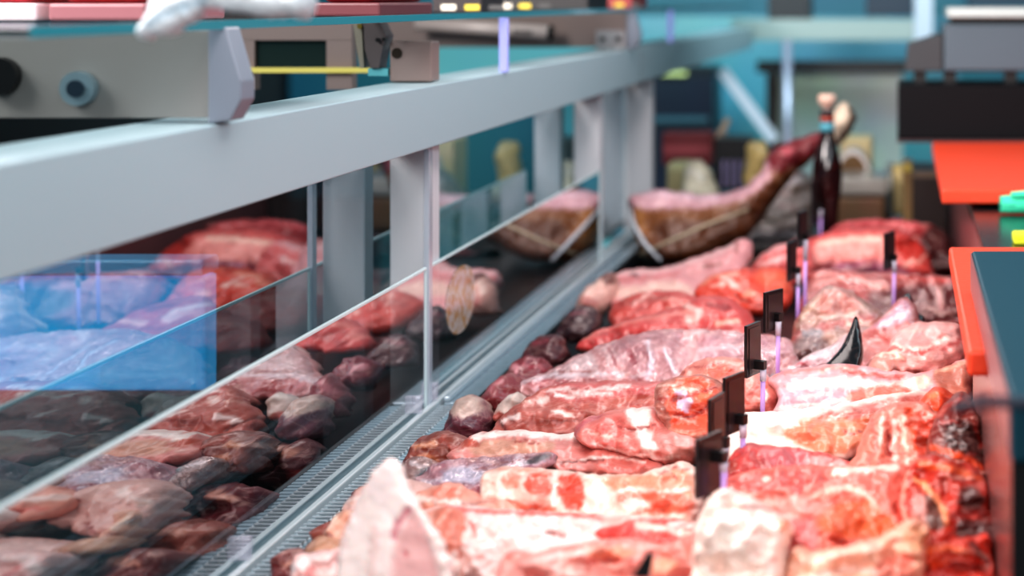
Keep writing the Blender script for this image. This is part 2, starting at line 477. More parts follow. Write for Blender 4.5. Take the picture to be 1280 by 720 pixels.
# ------------------------------------------------------------------ glass
pane = glass_mat('clear_pane', '#cdd8da', 1.45, refl='#f4f4f6')
pane2 = glass_mat('front_glass_mat', '#bcc8ca', 1.35)
edge = mat('polished_glass_edge', '#c4d3d6', .2, emit='#aac4c8', estr=.05)
ZB, ZT = ZC - .7055, ZC - .463
def glass_panel(y0, y1, lab):
    t = thing('glass_screen', (-.82, (y0 + y1) / 2, ZB), lab, 'glass panel')
    bm = bmesh.new()
    vs = [bm.verts.new(v) for v in ((-.82, y0, ZB), (-.82, y1, ZB), (-.82, y1, ZT), (-.82, y0, ZT))]; bm.faces.new(vs)
    obj('pane', bm, pane, t)
    obj('polished_edge', box(-.8225, -.8175, y0, y1, ZT, ZT + .005, .001), edge, t)
    obj('side_edge', box(-.822, -.818, y1 - .002, y1 + .001, ZB, ZT), edge, t)
glass_panel(1.05, 2.925, 'low clear glass panel before the upright strip, mirroring meat')
glass_panel(2.955, 4.6, 'low clear glass panel past the upright strip, reaching the far posts')
tag(obj('glass_upright', box(-.825, -.815, 2.93, 2.95, ZC - .7, ZC - .252, .001), mat('upright_strip', '#b9c0cc', .2, .2, coat=.5)),
    'thin bright upright strip joining the two low glass panels', 'upright')
t = thing('front_glass', (-.92, 3.2, ZC - .74), 'tall front glass of the counter behind the low panels', 'glass panel')
bm = bmesh.new()
bm.faces.new([bm.verts.new(v) for v in ((-.92, 1.05, ZC - .72), (-.92, 5.6, ZC - .72), (-.92, 5.6, ZC - .255), (-.92, 1.05, ZC - .255))])
obj('pane', bm, pane2, t)
obj('bottom_rail', box(-.925, -.915, 1.05, 5.6, ZC - .735, ZC - .721), alu_d, t)

# oval sticker on far pane
bm = bmesh.new()
ring = [(-.8188, 3.155 + .105 * math.cos(a), ZC - .553 + .062 * math.sin(a)) for a in [2 * math.pi * k / 40 for k in range(40)]]
bm.faces.new([bm.verts.new(v) for v in ring])
def sticker_mat():
    m = bpy.data.materials.new('oval_sticker'); m.use_nodes = True; nt = m.node_tree; L = nt.links.new
    b = nt.nodes['Principled BSDF']; b.inputs['Base Color'].default_value = c('#e8d8cc'); b.inputs['Roughness'].default_value = .4
    tc = nt.nodes.new('ShaderNodeTexCoord'); nz = nt.nodes.new('ShaderNodeTexNoise'); nz.inputs['Scale'].default_value = 60; L(tc.outputs['Object'], nz.inputs['Vector'])
    r = nt.nodes.new('ShaderNodeValToRGB'); r.color_ramp.elements[0].position = .45; r.color_ramp.elements[0].color = c('#ead9d2')
    r.color_ramp.elements[1].position = .6; r.color_ramp.elements[1].color = c('#d9a05c'); L(nz.outputs[0], r.inputs[0]); L(r.outputs[0], b.inputs['Base Color'])
    b.inputs['Alpha'].default_value = .42
    return m
tag(obj('oval_sticker', bm, sticker_mat(), origin=(-.8188, 3.155, ZC - .553)), 'faded oval sticker on the glass panel past the upright', 'sticker')

# ------------------------------------------------------------------ posts
def post(pxc, half, ya, lab, top):
    x = (pxc - VX) * ya / F; hw = half * ya / F
    t = thing('support_post', (x, ya, ZC - .74), lab, 'post', 'grey posts holding the rail')
    obj('post_shaft', box(x - hw, x + hw, ya, ya + .05, .001, ZC - .253, .003), post_m, t)
    if top:
        obj('post_head', box(x - hw, x + hw, ya, ya + .05, ZC - .143, ZC - .072, .003), arm_m, t)
        bm = bmesh.new(); bmesh.ops.create_circle(bm, cap_ends=True, segments=24, radius=.0095)
        for v in bm.verts: v.co = Vector((x - hw + .013 + v.co.x, ya - .0012, ZC - .093 + v.co.y))
        obj('bolt_hole', bm, mat('bolt_dark', '#2a1f16', .5, .5), t)
    return t
post(513.5, 26.5, 2.98, 'grey support post just behind the upright glass strip', True)
post(733.5, 16.5, 4.66, 'pale support post at the far end of the second low glass panel', False)
post(797.5, 17.5, 5.62, 'grey corner post farthest along the front glass, before the blue cabinet', False)

# ------------------------------------------------------------------ rail (beam)
t = thing('counter_rail', (-.85, 5, ZC - .25), 'long satin aluminium rail running above the front glass', 'rail')
obj('rail_profile', box(-.905, -.80, .9, 9.0, ZC - .25, ZC - .145, .002), alu, t)
obj('joint_line', box(-.7998, -.7994, 5.18, 5.19, ZC - .249, ZC - .146), alu_d, t)
tag(obj('far_rail', box(-.91, .08, 9.005, 9.1, ZC - .213, ZC - .102, .003), mat('rail_far', '#86918e', .5, .1)),
    'pale cross rail closing the far end of the counter', 'rail')

# brackets and arms
def bracket(Y, lab, s=1.0):
    zb, zt = ZC - .1445, ZC - .036
    t = thing('shelf_bracket', (-.82, Y, zb), lab, 'bracket')
    obj('arm', box(-2.3, -.812, Y, Y + .012, zb + .006, zt, .001), arm_m if Y > 3 else mat('arm_near', '#868381', .45, .1), t)
    bm = prism([(-.811, zb), (-.785, zb + .004), (-.772, zb + .028), (-.772, zb + .05), (-.79, zt + .004), (-.811, zt + .006)], Y - .012, Y + .03, .002)
    obj('end_cap', bm, mat('cap_grey', '#7d8390', .4, .1), t)
    if Y < 3: return t
    p = obj('mounting_plate', box(-.902, -.816, Y - .005, Y - .0008, zb, zb + .055, .001), mat('plate_grey', '#a39ea0', .4, .4), t)
    for dx in (.02, .066):
        bm = bmesh.new(); bmesh.ops.create_uvsphere(bm, u_segments=14, v_segments=8, radius=.0085)
        for v in bm.verts: v.co = Vector((-.902 + dx + v.co.x, Y - .006 + v.co.y * .5, zb + .03 + v.co.z))
        obj('screw', bm, black, p, True)
    return t
b1 = bracket(5.0, 'grey shelf bracket with two dark screws and angled cap, far along the rail')
b2 = bracket(2.0, 'large blurred shelf bracket on the rail, under the white bag')
# round bolt on the near arm
t0 = W(103, 110, 2.0)
bm = bmesh.new(); add_tube(bm, [(t0.x, 1.985, t0.z), (t0.x, 1.9985, t0.z)], .02, 24)
o = obj('arm_bolt', bm, mat('bolt_ring', '#9fb6c0', .3, .7), b2)
bm = bmesh.new(); add_tube(bm, [(t0.x, 1.981, t0.z), (t0.x, 1.9848, t0.z)], .010, 20)
obj('bolt_socket', bm, mat('socket', '#2a3a48', .4, .5), o)
t1 = W(5, 95, 2.0)
bm = bmesh.new(); add_tube(bm, [(t1.x, 1.985, t1.z), (t1.x, 1.9985, t1.z)], .022, 24)
obj('arm_hole', bm, black, b2)

# gas strut along the far arm
t = thing('gas_strut', W(605, 36, 4.9), 'grey cylindrical strut lettered over, lying along the far shelf arm', 'strut')
a, b = W(520, 30, 4.93), W(686, 41, 4.93)
obj('cylinder', tube([a, b], [.018, .022], 20), mat('strut_grey', '#d2c0bc', .4, .1), t, True)
d = (b - a).normalized()
obj('end_cap', tube([b + d * .0005, b + d * .012], .0225, 20), black, t, True)
cu = bpy.data.curves.new('lettering', 'FONT'); cu.body = 'over'; cu.size = .032; cu.extrude = .0004; cu.align_x = 'CENTER'; cu.align_y = 'CENTER'
tmp = bpy.data.objects.new('lettering_curve', cu); C.objects.link(tmp); bpy.context.view_layer.update()
lm = bpy.data.meshes.new_from_object(tmp.evaluated_get(bpy.context.evaluated_depsgraph_get())); bpy.data.objects.remove(tmp)
lm.name = 'lettering'; lm.materials.clear(); lm.materials.append(mat('lettering_dark', '#332628', .5))
lo = bpy.data.objects.new('lettering', lm); C.objects.link(lo)
ang = math.atan2(d.z, d.x)
lo.parent = t; lo.location = W(654, 39, 4.906) - t.location; lo.rotation_euler = (math.pi / 2, -ang, 0)

# clamp block by the post
t = thing('hinge_clamp', W(467, 88, 2.99), 'dark hinge clamp with small screws left of the grey post head', 'clamp')
obj('clamp_plate', prism([(W(q[0], q[1], 2.99).x, W(q[0], q[1], 2.99).z) for q in ((443, 27), (454, 27), (457, 85), (452, 85))], 2.98, 3.02), mat('clamp_light', '#8c8478', .45, .3), t)
k = obj('clamp_block', prism([(W(q[0], q[1], 2.99).x, W(q[0], q[1], 2.99).z) for q in ((457, 28), (478, 28), (486, 45), (480, 62), (477, 85), (466, 85), (459, 62))], 2.975, 3.02, .001), mat('clamp_dark', '#5d5354', .45, .3), t)
for (px, py) in ((472, 50), (480, 49)):
    q = W(px, py, 2.97)
    obj('screw', tube([(q.x, 2.968, q.z), (q.x, 2.9745, q.z)], .0035, 12), black, k)
q = W(449, 33, 2.97)
obj('brass_screw', tube([(q.x, 2.972, q.z), (q.x, 2.9795, q.z)], .0045, 14), mat('brass', '#8f7c3c', .35, .8), t)
obj('clamp_foot', pbox(460, 85.5, 485, 95, 2.98, .03), mat('teal_pad', '#5fa6ae', .4), t)

# framed glass hatch behind
t = thing('hatch_frame', W(360, 100, 3.3), 'brownish metal frame around dark glass above the rail', 'frame')
for q in ((292, 26, 440, 50), (408, 50.5, 440, 112), (292, 50.5, 318, 112)):
    obj('frame_bar', pbox(*q, 3.3, .03), arm_m, t)
obj('dark_glass', pbox(318.5, 50.5, 407.5, 84, 3.31, .006), mat('dark_green_glass', '#1c2a28', .15, coat=.3), t)
obj('yellow_strip', pbox(292, 84.5, 470, 91, 3.29, .006), mat('strip_yellow', '#c8b860', .5, emit='#c8b860', estr=.15), t)
tag(obj('teal_glow_panel', box(W(543, 0, 6.3).x, W(760, 0, 6.3).x, 6.3, 6.35, .001, W(0, 56, 6.3).z), mat('panel_teal_glow', '#5fb0b8', .4, var=.4, bscale=3, emit='#4f9aa2', estr=.5)), 'teal panel glimpsed between shelf arm and rail', 'panel')  # emission added to brighten the unlit panel

# ------------------------------------------------------------------ glass shelf on top
gs = thing('glass_shelf', (-1.2, 4, ZC - .045), 'glass shelf above the rail with teal edge', 'shelf')
obj('shelf_glass', box(-1.9, -.795, 1.55, 9.0, ZC - .0345, ZC - .0265, .001), glass_mat('shelf_glass_mat', '#dfe6e6', .5), gs)
obj('shelf_edge', box(-.7945, -.7925, 1.55, 9.0, ZC - .0345, ZC - .0235, .0005), mat('teal_glass_edge', '#2f7f8c', .2, coat=.5), gs)

# acrylic standoffs
lil = mat('lilac_acrylic', '#b3b4ee', .2, trans=.25, emit='#9fa0f0', estr=.12)
for (px, Y, lab) in ((630, 3.42, 'lilac acrylic rod between rail and glass shelf, before the gas strut lettering'), (838, 5.85, 'lilac acrylic rod between rail and glass shelf, past the far bracket')):
    x = (px - VX) * Y / F
    tag(obj('acrylic_rod', box(x - .0085, x + .0085, Y - .008, Y + .008, ZC - .1445, ZC - .0352, .002), lil), lab, 'rod', 'lilac acrylic rods')

# things on the shelf, mostly out of frame
def packet(px0, py0, px1, py1, Y, D, cols, lab, cat, name='meat_packet'):
    a, b = W(px0, py0, Y), W(px1, py1, Y); zf = ZC - .026
    t = thing(name, ((a.x + b.x) / 2, Y + D / 2, zf), lab, cat)
    obj('tray', box(a.x, b.x, Y, Y + D, zf, zf + .022, .004), mat('tray_' + cols[1], '#' + cols[1], .4), t)
    obj('contents', box(a.x + .008, b.x - .008, Y + .008, Y + D - .008, zf + .0222, zf + .075, .016, 4), mat('fill_' + cols[0], '#' + cols[0], .35, bump=.5, bscale=30, var=.5), t, True)
    return t
packet(-60, 0, 45, 20, 2.12, .2, ('c8323c', 'd8c8cc'), 'red packet on the glass shelf, cut by the corner of the picture', 'packet')
packet(60, 0, 182, 25, 2.12, .25, ('d23a3e', '8c5a60'), 'blurred red packet on the shelf beside the white bag', 'packet')
packet(390, 0, 475, 14, 2.7, .3, ('a3222e', '5a2a30'), 'dark red packet on the shelf past the white bag', 'packet')
bm = bmesh.new()
pl = [(172, 46), (185, 20), (205, -10), (300, -20), (388, -12), (386, 10), (360, 19), (300, 17), (262, 10), (240, 22), (215, 38), (190, 44)]
meat('paper_bag', 'white crumpled paper bag hanging over the glass shelf edge', 'bag', pl, 1.575, 1.6, .02, '#e8f0f5', [('l', [(190, 35), (240, 12), (262, 2)], 8, '#b8ccd8', -3)],
     m=meat_mat('paper', .6, 0, .1, 50, .3, 0), seed=91, bumps=3, back=.03)
def carton(px0, px1, Y, D, h, col, lab):
    x0, x1 = (px0 - VX) * Y / F, (px1 - VX) * Y / F
    t = thing('carton', ((x0 + x1) / 2, Y, ZC - .026), lab, 'carton')
    obj('carton_body', box(x0, x1, Y, Y + D, ZC - .026, ZC - .026 + h, .002), mat('carton_' + col, '#' + col, .5), t)
    for i, cc in enumerate(('e8e2d0', 'd9c23a', '3a3a3a')):
        obj('print_band', box(x0 + .02 + i * .05, x0 + .05 + i * .05, Y - .0012, Y - .0002, ZC - .021, ZC - .010), mat('band_' + cc, '#' + cc, .5), t)
carton(540, 602, 3.6, .2, .06, '22181a', 'small printed carton on the shelf past the red packets')
carton(615, 735, 4.4, .3, .06, '0e0d10', 'long black carton on the shelf above the gas strut')
carton(740, 790, 5.3, .3, .06, '8c2024', 'red carton on the shelf above the far bracket')

# ================================================================== MEAT
RED, PINK, FAT, DK = '#cf4a48', '#dd8b86', '#f7e0d8', '#8e2a28'
M = meat
# --- far rows
M('beef_joint', 'dark red beef joint at the far right, behind the large pink loin', 'meat',
  [(1035, 345), (1035, 295), (1055, 278), (1100, 273), (1150, 278), (1178, 288), (1190, 312), (1191, 350)], 4.62, 4.72, .07, '#9c3236',
  [('l', [(1040, 285), (1090, 279), (1150, 286)], 8, '#d0666a', 2), ('p', [(1160, 285), (1215, 300), (1215, 350), (1150, 345)], 12, '#4a1518', 0)], marb=('#c86a6c', .5, 18, 2), seed=1)
M('pork_loin', 'large glossy pink loin at the far right, price tag standing in front', 'meat',
  [(955, 350), (975, 322), (1000, 304), (1040, 290), (1090, 286), (1130, 292), (1155, 308), (1165, 335), (1160, 350), (1060, 352)], 4.32, 4.48, .08, '#d9605e',
  [('p', [(1000, 330), (1040, 305), (1110, 300), (1120, 320), (1070, 335), (1030, 338)], 20, '#ec9c94', 2), ('l', [(1025, 310), (1065, 305), (1100, 303)], 7, '#f6c5b6', 2),
   ('p', [(1030, 336), (1100, 332), (1150, 345), (1090, 352), (1020, 350)], 10, '#9a5a72', -1), ('p', [(1120, 300), (1160, 310), (1160, 345), (1125, 335)], 12, '#c24038', 0)], seed=2, bumps=3)
M('pork_shoulder', 'pale pink rounded cut beside the wine bottle, behind the glossy red cut', 'meat',
  [(930, 345), (945, 325), (970, 308), (1000, 300), (1015, 310), (1015, 350), (960, 356)], 4.2, 4.35, .06, '#dc6f6e',
  [('l', [(945, 325), (975, 312), (1000, 306)], 7, '#f0b0b0', 2), ('l', [(950, 335), (985, 326)], 5, '#f4c4c0', 1)], seed=3)
M('pork_belly', 'pale pink skin-on pork slab at the far left, below the cured ham', 'meat',
  [(763, 372), (768, 345), (790, 337), (830, 333), (870, 322), (905, 308), (932, 298), (941, 308), (936, 326), (925, 345), (900, 372), (850, 395), (800, 400), (770, 392)], 3.75, 4.25, .045, '#e3a3a5',
  [('l', [(775, 345), (830, 338), (880, 325), (925, 304)], 6, '#efc3c3', 2), ('l', [(770, 352), (810, 350), (850, 345)], 4, '#d98a8c', -2), ('e', (796, 347), (6, 3), '#7a5a60', -2),
   ('l', [(880, 336), (903, 333)], 5, '#a67070', -2), ('p', [(765, 362), (800, 360), (830, 354), (860, 358), (870, 378), (820, 372), (770, 376)], 8, '#e8c2b8', 1), ('e', (922, 312), (4, 8), '#b87878', -1)], seed=4, bumps=2)
M('red_steak', 'smooth red cut at the left below the pale pork slab', 'meat',
  [(764, 405), (764, 383), (785, 370), (820, 362), (850, 364), (880, 375), (900, 395), (860, 412), (790, 418)], 3.5, 3.7, .06, '#d4605a',
  [('l', [(800, 382), (816, 370)], 6, '#f3b7b0', 2), ('p', [(764, 385), (785, 372), (800, 372), (785, 395), (768, 400)], 6, '#c0483c', 0), ('l', [(790, 400), (815, 384), (840, 372)], 3, '#b23c38', -3)], seed=5)
M('pork_tenderloin', 'glossy orange-red cut right of the pale pork slab', 'meat',
  [(868, 372), (874, 354), (900, 340), (940, 334), (975, 334), (990, 345), (990, 375), (978, 390), (950, 395), (915, 392), (885, 385)], 3.65, 3.85, .07, '#d9503c',
  [('l', [(908, 350), (918, 360), (925, 362)], 6, '#f6c9bf', 2), ('l', [(880, 358), (900, 348), (925, 345)], 5, '#ee9a86', 2), ('l', [(925, 375), (945, 384), (965, 386)], 4, '#a83024', -3),
   ('e', (940, 372), (8, 5), '#f0a08c', 2), ('p', [(950, 342), (985, 345), (985, 370), (955, 360)], 12, '#e0694c', 0)], seed=6, bumps=4)
M('pork_fillet', 'long red boneless cut lying just behind the film-wrapped ribs', 'meat',
  [(726, 440), (730, 423), (760, 408), (800, 395), (840, 386), (880, 370), (910, 372), (935, 388), (948, 410), (945, 430), (880, 432), (800, 440)], 3.2, 3.5, .055, '#d25250',
  [('l', [(735, 425), (780, 408), (830, 398), (880, 392)], 5, '#eb8f86', 2), ('l', [(860, 385), (878, 395)], 9, '#f6c8c0', 3), ('l', [(890, 384), (915, 388)], 6, '#a83034', -5),
   ('l', [(740, 434), (800, 420), (870, 415), (930, 412)], 4, '#b63a3c', -3), ('e', (868, 402), (10, 5), '#f5bdb4', 2), ('l', [(900, 408), (925, 405)], 6, '#eeb0a0', 2)], seed=7, bumps=4)
# --- vacuum wrapped ribs etc. on the left
M('wrapped_ribs', 'long rack of ribs wrapped in shiny clear film', 'meat',
  [(645, 488), (652, 477), (690, 461), (740, 436), (800, 416), (860, 411), (930, 415), (985, 425), (993, 450), (985, 495), (940, 500), (860, 500), (740, 500), (670, 500)], 2.86, 3.1, .05, '#e3a5a4',
  [('p', [(660, 478), (700, 462), (740, 442), (745, 470), (690, 480)], 14, '#eed2d2', 0), ('e', (682, 481), (16, 6), '#cf5a62', 1), ('l', [(655, 480), (700, 472), (760, 470), (810, 474)], 4, '#f4e3e6', 1),
   ('p', [(775, 425), (850, 418), (865, 455), (830, 475), (785, 460)], 10, '#d69a9e', 0), ('l', [(765, 440), (772, 455), (766, 470)], 4, '#c96872', -2), ('l', [(812, 430), (820, 455), (812, 478)], 5, '#f2e6ee', 2),
   ('l', [(790, 440), (800, 458)], 5, '#c05c68', -2), ('l', [(835, 440), (850, 470)], 4, '#f2e8f0', 2), ('p', [(880, 425), (980, 430), (985, 470), (900, 470)], 12, '#d59aa2', 0),
   ('l', [(880, 440), (930, 436), (975, 446)], 6, '#efd0d4', 1), ('p', [(930, 455), (985, 455), (985, 480), (935, 482)], 8, '#8f3038', -2), ('p', [(690, 478), (760, 476), (830, 478), (830, 500), (690, 500)], 6, '#c96a6c', 0)],
  film=True, seed=8, marb=('#f8e8e6', .6, 9, 1.5), bumps=5)  # whitish strokes include painted highlights of the film
M('neck_steak', 'brownish lean cut with white fat seams, in front of the wrapped ribs', 'meat',
  [(606, 560), (612, 540), (632, 518), (655, 500), (690, 482), (740, 476), (800, 476), (838, 480), (852, 495), (845, 535), (800, 552), (700, 560)], 2.6, 2.74, .05, '#bb6a60',
  [('p', [(690, 484), (740, 477), (838, 480), (838, 505), (770, 505), (700, 502)], 10, '#cd6c6a', 0), ('l', [(692, 490), (715, 488), (730, 492), (760, 488), (790, 484)], 5, '#f0d0cc', 1), ('l', [(700, 496), (725, 497), (770, 494)], 3, '#f2dcd8', 1),
   ('l', [(680, 505), (692, 500)], 6, '#efd2cc', 1), ('l', [(636, 528), (655, 522)], 6, '#f2d8d4', 2), ('l', [(700, 517), (722, 521)], 4, '#f0d4cc', 1), ('l', [(650, 530), (720, 528), (790, 520)], 3, '#9c4c44', -2),  # pale stroke near the left end is a painted highlight
   ('p', [(760, 500), (845, 497), (840, 512), (780, 514)], 6, '#c77266', 1), ('l', [(625, 520), (640, 540)], 3, '#7d3a34', -3)], seed=9, bumps=4)
M('fatty_slice', 'thick pink slice with a white fat rim, lying before the brownish lean cut', 'meat',
  [(560, 572), (580, 552), (598, 541), (640, 537), (700, 541), (760, 540), (800, 553), (832, 580), (820, 598), (740, 595), (690, 588), (640, 585), (590, 585)], 2.34, 2.48, .045, '#dc928c',
  [('l', [(600, 547), (640, 541), (690, 544), (730, 545), (782, 546)], 10, '#f8e8e2', 2), ('p', [(598, 556), (640, 551), (700, 553), (700, 563), (640, 572), (600, 570)], 6, '#d6a08c', 0),
   ('e', (594, 556), (14, 6), '#c2604e', -1), ('l', [(706, 538), (718, 541)], 8, '#fdf2ee', 3), ('p', [(735, 560), (800, 565), (825, 585), (760, 590)], 6, '#d4776e', 0), ('l', [(730, 575), (780, 572), (810, 580)], 3, '#f4d8d0', 1),
   ('l', [(705, 580), (740, 577), (760, 578)], 3, '#7a2420', -4)], seed=10, bumps=3)
M('pork_steak', 'pink pork steak with a broad white fat band, leaning against the bone-in hock', 'meat',
  [(718, 540), (730, 524), (765, 514), (800, 509), (835, 512), (860, 525), (884, 532), (886, 560), (872, 578), (835, 582), (800, 574), (770, 568), (745, 562), (722, 552)], 2.36, 2.5, .05, '#dd8880',
  [('p', [(785, 513), (815, 510), (818, 540), (828, 562), (822, 572), (806, 560), (800, 535)], 6, '#fae8e2', 1), ('p', [(745, 525), (780, 520), (790, 540), (785, 562), (750, 556)], 10, '#d9746c', 2),
   ('l', [(722, 545), (735, 530), (752, 520)], 7, '#c86a70', -1), ('p', [(830, 545), (880, 540), (880, 568), (838, 568)], 8, '#dfa29c', 1), ('l', [(745, 555), (790, 568), (830, 574), (850, 572)], 3, '#f6dcd6', 1), ('l', [(742, 562), (775, 571), (815, 578)], 3, '#6a2420', -4)], seed=11)
M('hock_end', 'bone-in pork hock cut end showing white bone inside red meat', 'meat',
  [(818, 496), (824, 480), (845, 471), (880, 470), (905, 480), (912, 505), (908, 540), (890, 556), (862, 553), (838, 545), (822, 522)], 2.4, 2.5, .06, '#b9776a',
  [('p', [(838, 500), (848, 482), (870, 474), (900, 486), (906, 520), (890, 550), (862, 550), (846, 535)], 5, '#dd6a50', 1), ('e', (868, 480), (17, 8), '#e8735a', 3), ('p', [(853, 492), (866, 494), (872, 506), (866, 518), (854, 512)], 3, '#dcc6dc', 2),
   ('l', [(848, 490), (862, 489), (880, 494)], 3, '#f4d4c8', 2), ('l', [(850, 520), (870, 524), (888, 512)], 4, '#a82c20', -3), ('l', [(842, 540), (860, 547), (880, 546)], 5, '#f0b09c', 2), ('e', (886, 500), (8, 6), '#ee8a68', 2), ('l', [(826, 488), (832, 505), (842, 525)], 5, '#a15c52', 0)],
  seed=12, bumps=5, bscale=12)
M('pork_hock', 'skin-on pork hock lying behind the hock cut end', 'meat',
  [(848, 475), (862, 456), (888, 446), (925, 449), (955, 466), (975, 490), (975, 520), (955, 530), (900, 532), (860, 505)], 2.6, 2.72, .06, '#e0988c',
  [('p', [(850, 475), (870, 455), (905, 450), (915, 462), (880, 470)], 8, '#d68c80', 1), ('e', (905, 468), (18, 8), '#e2705c', 1), ('p', [(925, 480), (968, 490), (970, 520), (935, 515)], 6, '#de8478', 1), ('l', [(920, 478), (928, 520)], 6, '#f6d8ce', 1), ('l', [(962, 490), (955, 515)], 3, '#f4dcd2', 1)], seed=13)
M('vacuum_pack', 'lilac vacuum-packed cut with a dark plastic corner, beside the pig ear', 'meat',
  [(510, 610), (528, 592), (556, 575), (620, 570), (660, 566), (692, 567), (686, 580), (668, 598), (645, 622), (600, 634), (540, 628)], 2.2, 2.34, .035, '#b98d9c',
  [('p', [(520, 598), (556, 578), (600, 575), (600, 590), (550, 605)], 10, '#c98f98', 0), ('p', [(560, 590), (600, 582), (615, 600), (570, 610)], 8, '#d8d4e4', 1), ('p', [(668, 571), (690, 568), (680, 580), (662, 580)], 3, '#4a4450', 0), ('l', [(650, 572), (662, 582)], 5, '#f4eaf0', 1),
   ('l', [(560, 610), (590, 606), (604, 612)], 4, '#a03850', -1), ('l', [(530, 604), (560, 600)], 4, '#f0e4ec', 1), ('p', [(585, 612), (610, 604), (606, 625), (590, 628)], 5, '#b0485c', 0)], film=True, seed=14, marb=('#e4d4e0', .6, 10, 1.6))  # whitish strokes paint the shine of the vacuum film
M('rib_end', 'creamy fat rib piece with two round red muscle eyes', 'meat',
  [(602, 612), (606, 592), (625, 584), (660, 584), (720, 590), (770, 594), (810, 590), (845, 577), (872, 586), (880, 625), (870, 660), (800, 658), (720, 655), (640, 650), (606, 640)], 2.08, 2.2, .05, '#f6dacd',
  [('e', (648, 601), (12, 11), '#ea9480', 0), ('p', [(668, 596), (685, 590), (702, 594), (700, 612), (688, 622), (672, 616), (664, 606)], 4, '#df5a3e', 1), ('p', [(704, 598), (716, 592), (730, 596), (738, 612), (740, 628), (730, 638), (716, 636), (708, 620)], 4, '#dc5238', 1),
   ('l', [(700, 592), (703, 615), (700, 630)], 5, '#fbeae2', 2), ('p', [(760, 596), (830, 592), (850, 582), (868, 595), (872, 620), (850, 632), (800, 622), (770, 612)], 8, '#eaa286', 0),
   ('l', [(760, 625), (790, 612), (830, 616), (866, 612)], 4, '#faeae0', 1), ('p', [(780, 618), (860, 618), (868, 640), (800, 640)], 8, '#e4775e', 0), ('l', [(645, 627), (665, 633), (700, 636)], 6, '#e88068', -1), ('l', [(612, 588), (640, 586), (690, 590)], 4, '#f1a996', 0),
   ('e', (752, 612), (8, 12), '#fdf0e8', 1), ('l', [(610, 600), (625, 604)], 3, '#eeb6a6', -1), ('e', (800, 632), (20, 8), '#f8ddd2', 1)], seed=15, bumps=3)
M('thin_fillet', 'thin salmon coloured cut between the pig ear and the rib piece', 'meat',
  [(508, 628), (520, 616), (548, 606), (572, 604), (600, 620), (640, 628), (640, 645), (560, 650), (515, 650)], 2.05, 2.13, .03, '#eea896',
  [('l', [(515, 622), (550, 625), (600, 632)], 6, '#f8dcd4', 1), ('e', (565, 616), (20, 8), '#ea8c78', 1), ('l', [(520, 636), (570, 640), (620, 638)], 4, '#e2786c', -2)], seed=16)
M('back_fat_slab', 'broad white back-fat slab with streaks of red, right of the pig ear', 'meat',
  [(520, 660), (528, 638), (570, 630), (630, 636), (700, 641), (780, 643), (845, 650), (882, 662), (878, 705), (820, 715), (740, 712), (690, 718), (640, 730), (565, 725), (535, 700)], 1.93, 2.05, .05, '#f8dfda',
  [('l', [(560, 636), (640, 640), (720, 643), (780, 652), (840, 656)], 5, '#e2726a', -1), ('l', [(600, 655), (606, 668)], 5, '#e88a84', -2), ('l', [(570, 650), (590, 646)], 4, '#eda8a2', -1), ('p', [(530, 645), (566, 640), (572, 690), (560, 715), (545, 690)], 8, '#e99a88', -1),
   ('e', (690, 668), (40, 14), '#fbeae6', 2), ('l', [(670, 690), (740, 696), (800, 680)], 4, '#efb4ac', -2), ('p', [(760, 648), (830, 645), (880, 662), (870, 684), (800, 675)], 10, '#f0b8ae', 0), ('e', (640, 680), (18, 10), '#fdf0ec', 1)], seed=17, bumps=4, marb=('#eeb8b0', .4, 14, 1.8))
M('ragged_trim', 'ragged bright red trimming with a white fat streak, left of the fatty knuckle', 'meat',
  [(742, 668), (770, 655), (810, 648), (850, 650), (882, 660), (890, 690), (870, 706), (820, 704), (780, 690)], 1.86, 1.94, .04, '#da4a40',
  [('l', [(800, 654), (830, 660), (865, 667)], 7, '#f9d8cc', 2), ('l', [(765, 672), (810, 678), (860, 685)], 4, '#a82420', -4), ('e', (855, 655), (16, 5), '#fae4dc', 2), ('e', (822, 690), (14, 6), '#e8685c', 3)], seed=18, bumps=7, bscale=12)
M('pork_cutlet', 'pink cutlet lying at the near edge below the back-fat slab', 'meat',
  [(600, 745), (625, 712), (670, 692), (720, 680), (770, 672), (830, 680), (880, 690), (895, 745)], 1.7, 1.84, .05, '#e8988e',
  [('l', [(640, 712), (690, 696), (740, 690)], 6, '#f5cfc8', 1), ('e', (770, 690), (28, 8), '#ef9a80', 2), ('l', [(700, 712), (760, 700), (820, 702)], 4, '#d86a62', -3), ('e', (830, 706), (25, 9), '#f2ae94', 2), ('p', [(620, 715), (680, 700), (690, 740), (610, 740)], 10, '#eda49c', 0), ('e', (720, 710), (20, 8), '#f7d4cc', 1)], seed=19, bumps=5)
# --- pig ear
M('pig_ear', 'large pale upright pig ear at the near left beside the grille', 'meat',
  [(420, 745), (424, 700), (434, 660), (446, 628), (460, 600), (474, 582), (488, 573), (499, 577), (508, 595), (516, 617), (530, 640), (548, 664), (560, 692), (568, 725), (572, 745)], 1.72, 1.78, .018, '#ffebe7',
  [('l', [(525, 632), (545, 662), (558, 692), (566, 735)], 7, '#fae2dc', 5), ('p', [(498, 735), (500, 680), (512, 645), (520, 640), (540, 672), (552, 735)], 12, '#efbcba', -4), ('l', [(497, 672), (503, 652), (516, 636)], 6, '#e39aa2', -4), ('e', (482, 606), (16, 26), '#fbe8e6', 1),
   ('e', (511, 692), (3, 3), '#d87880', -1), ('l', [(428, 700), (444, 640), (468, 592)], 8, '#f9e3e0', 3), ('l', [(470, 720), (476, 660)], 10, '#f8dcd8', 2)], seed=20, bumps=1.2, R=10, back=.012, auto=False, m=meat_mat('ear_skin', .5, .1, .12, 60, .06, .3))
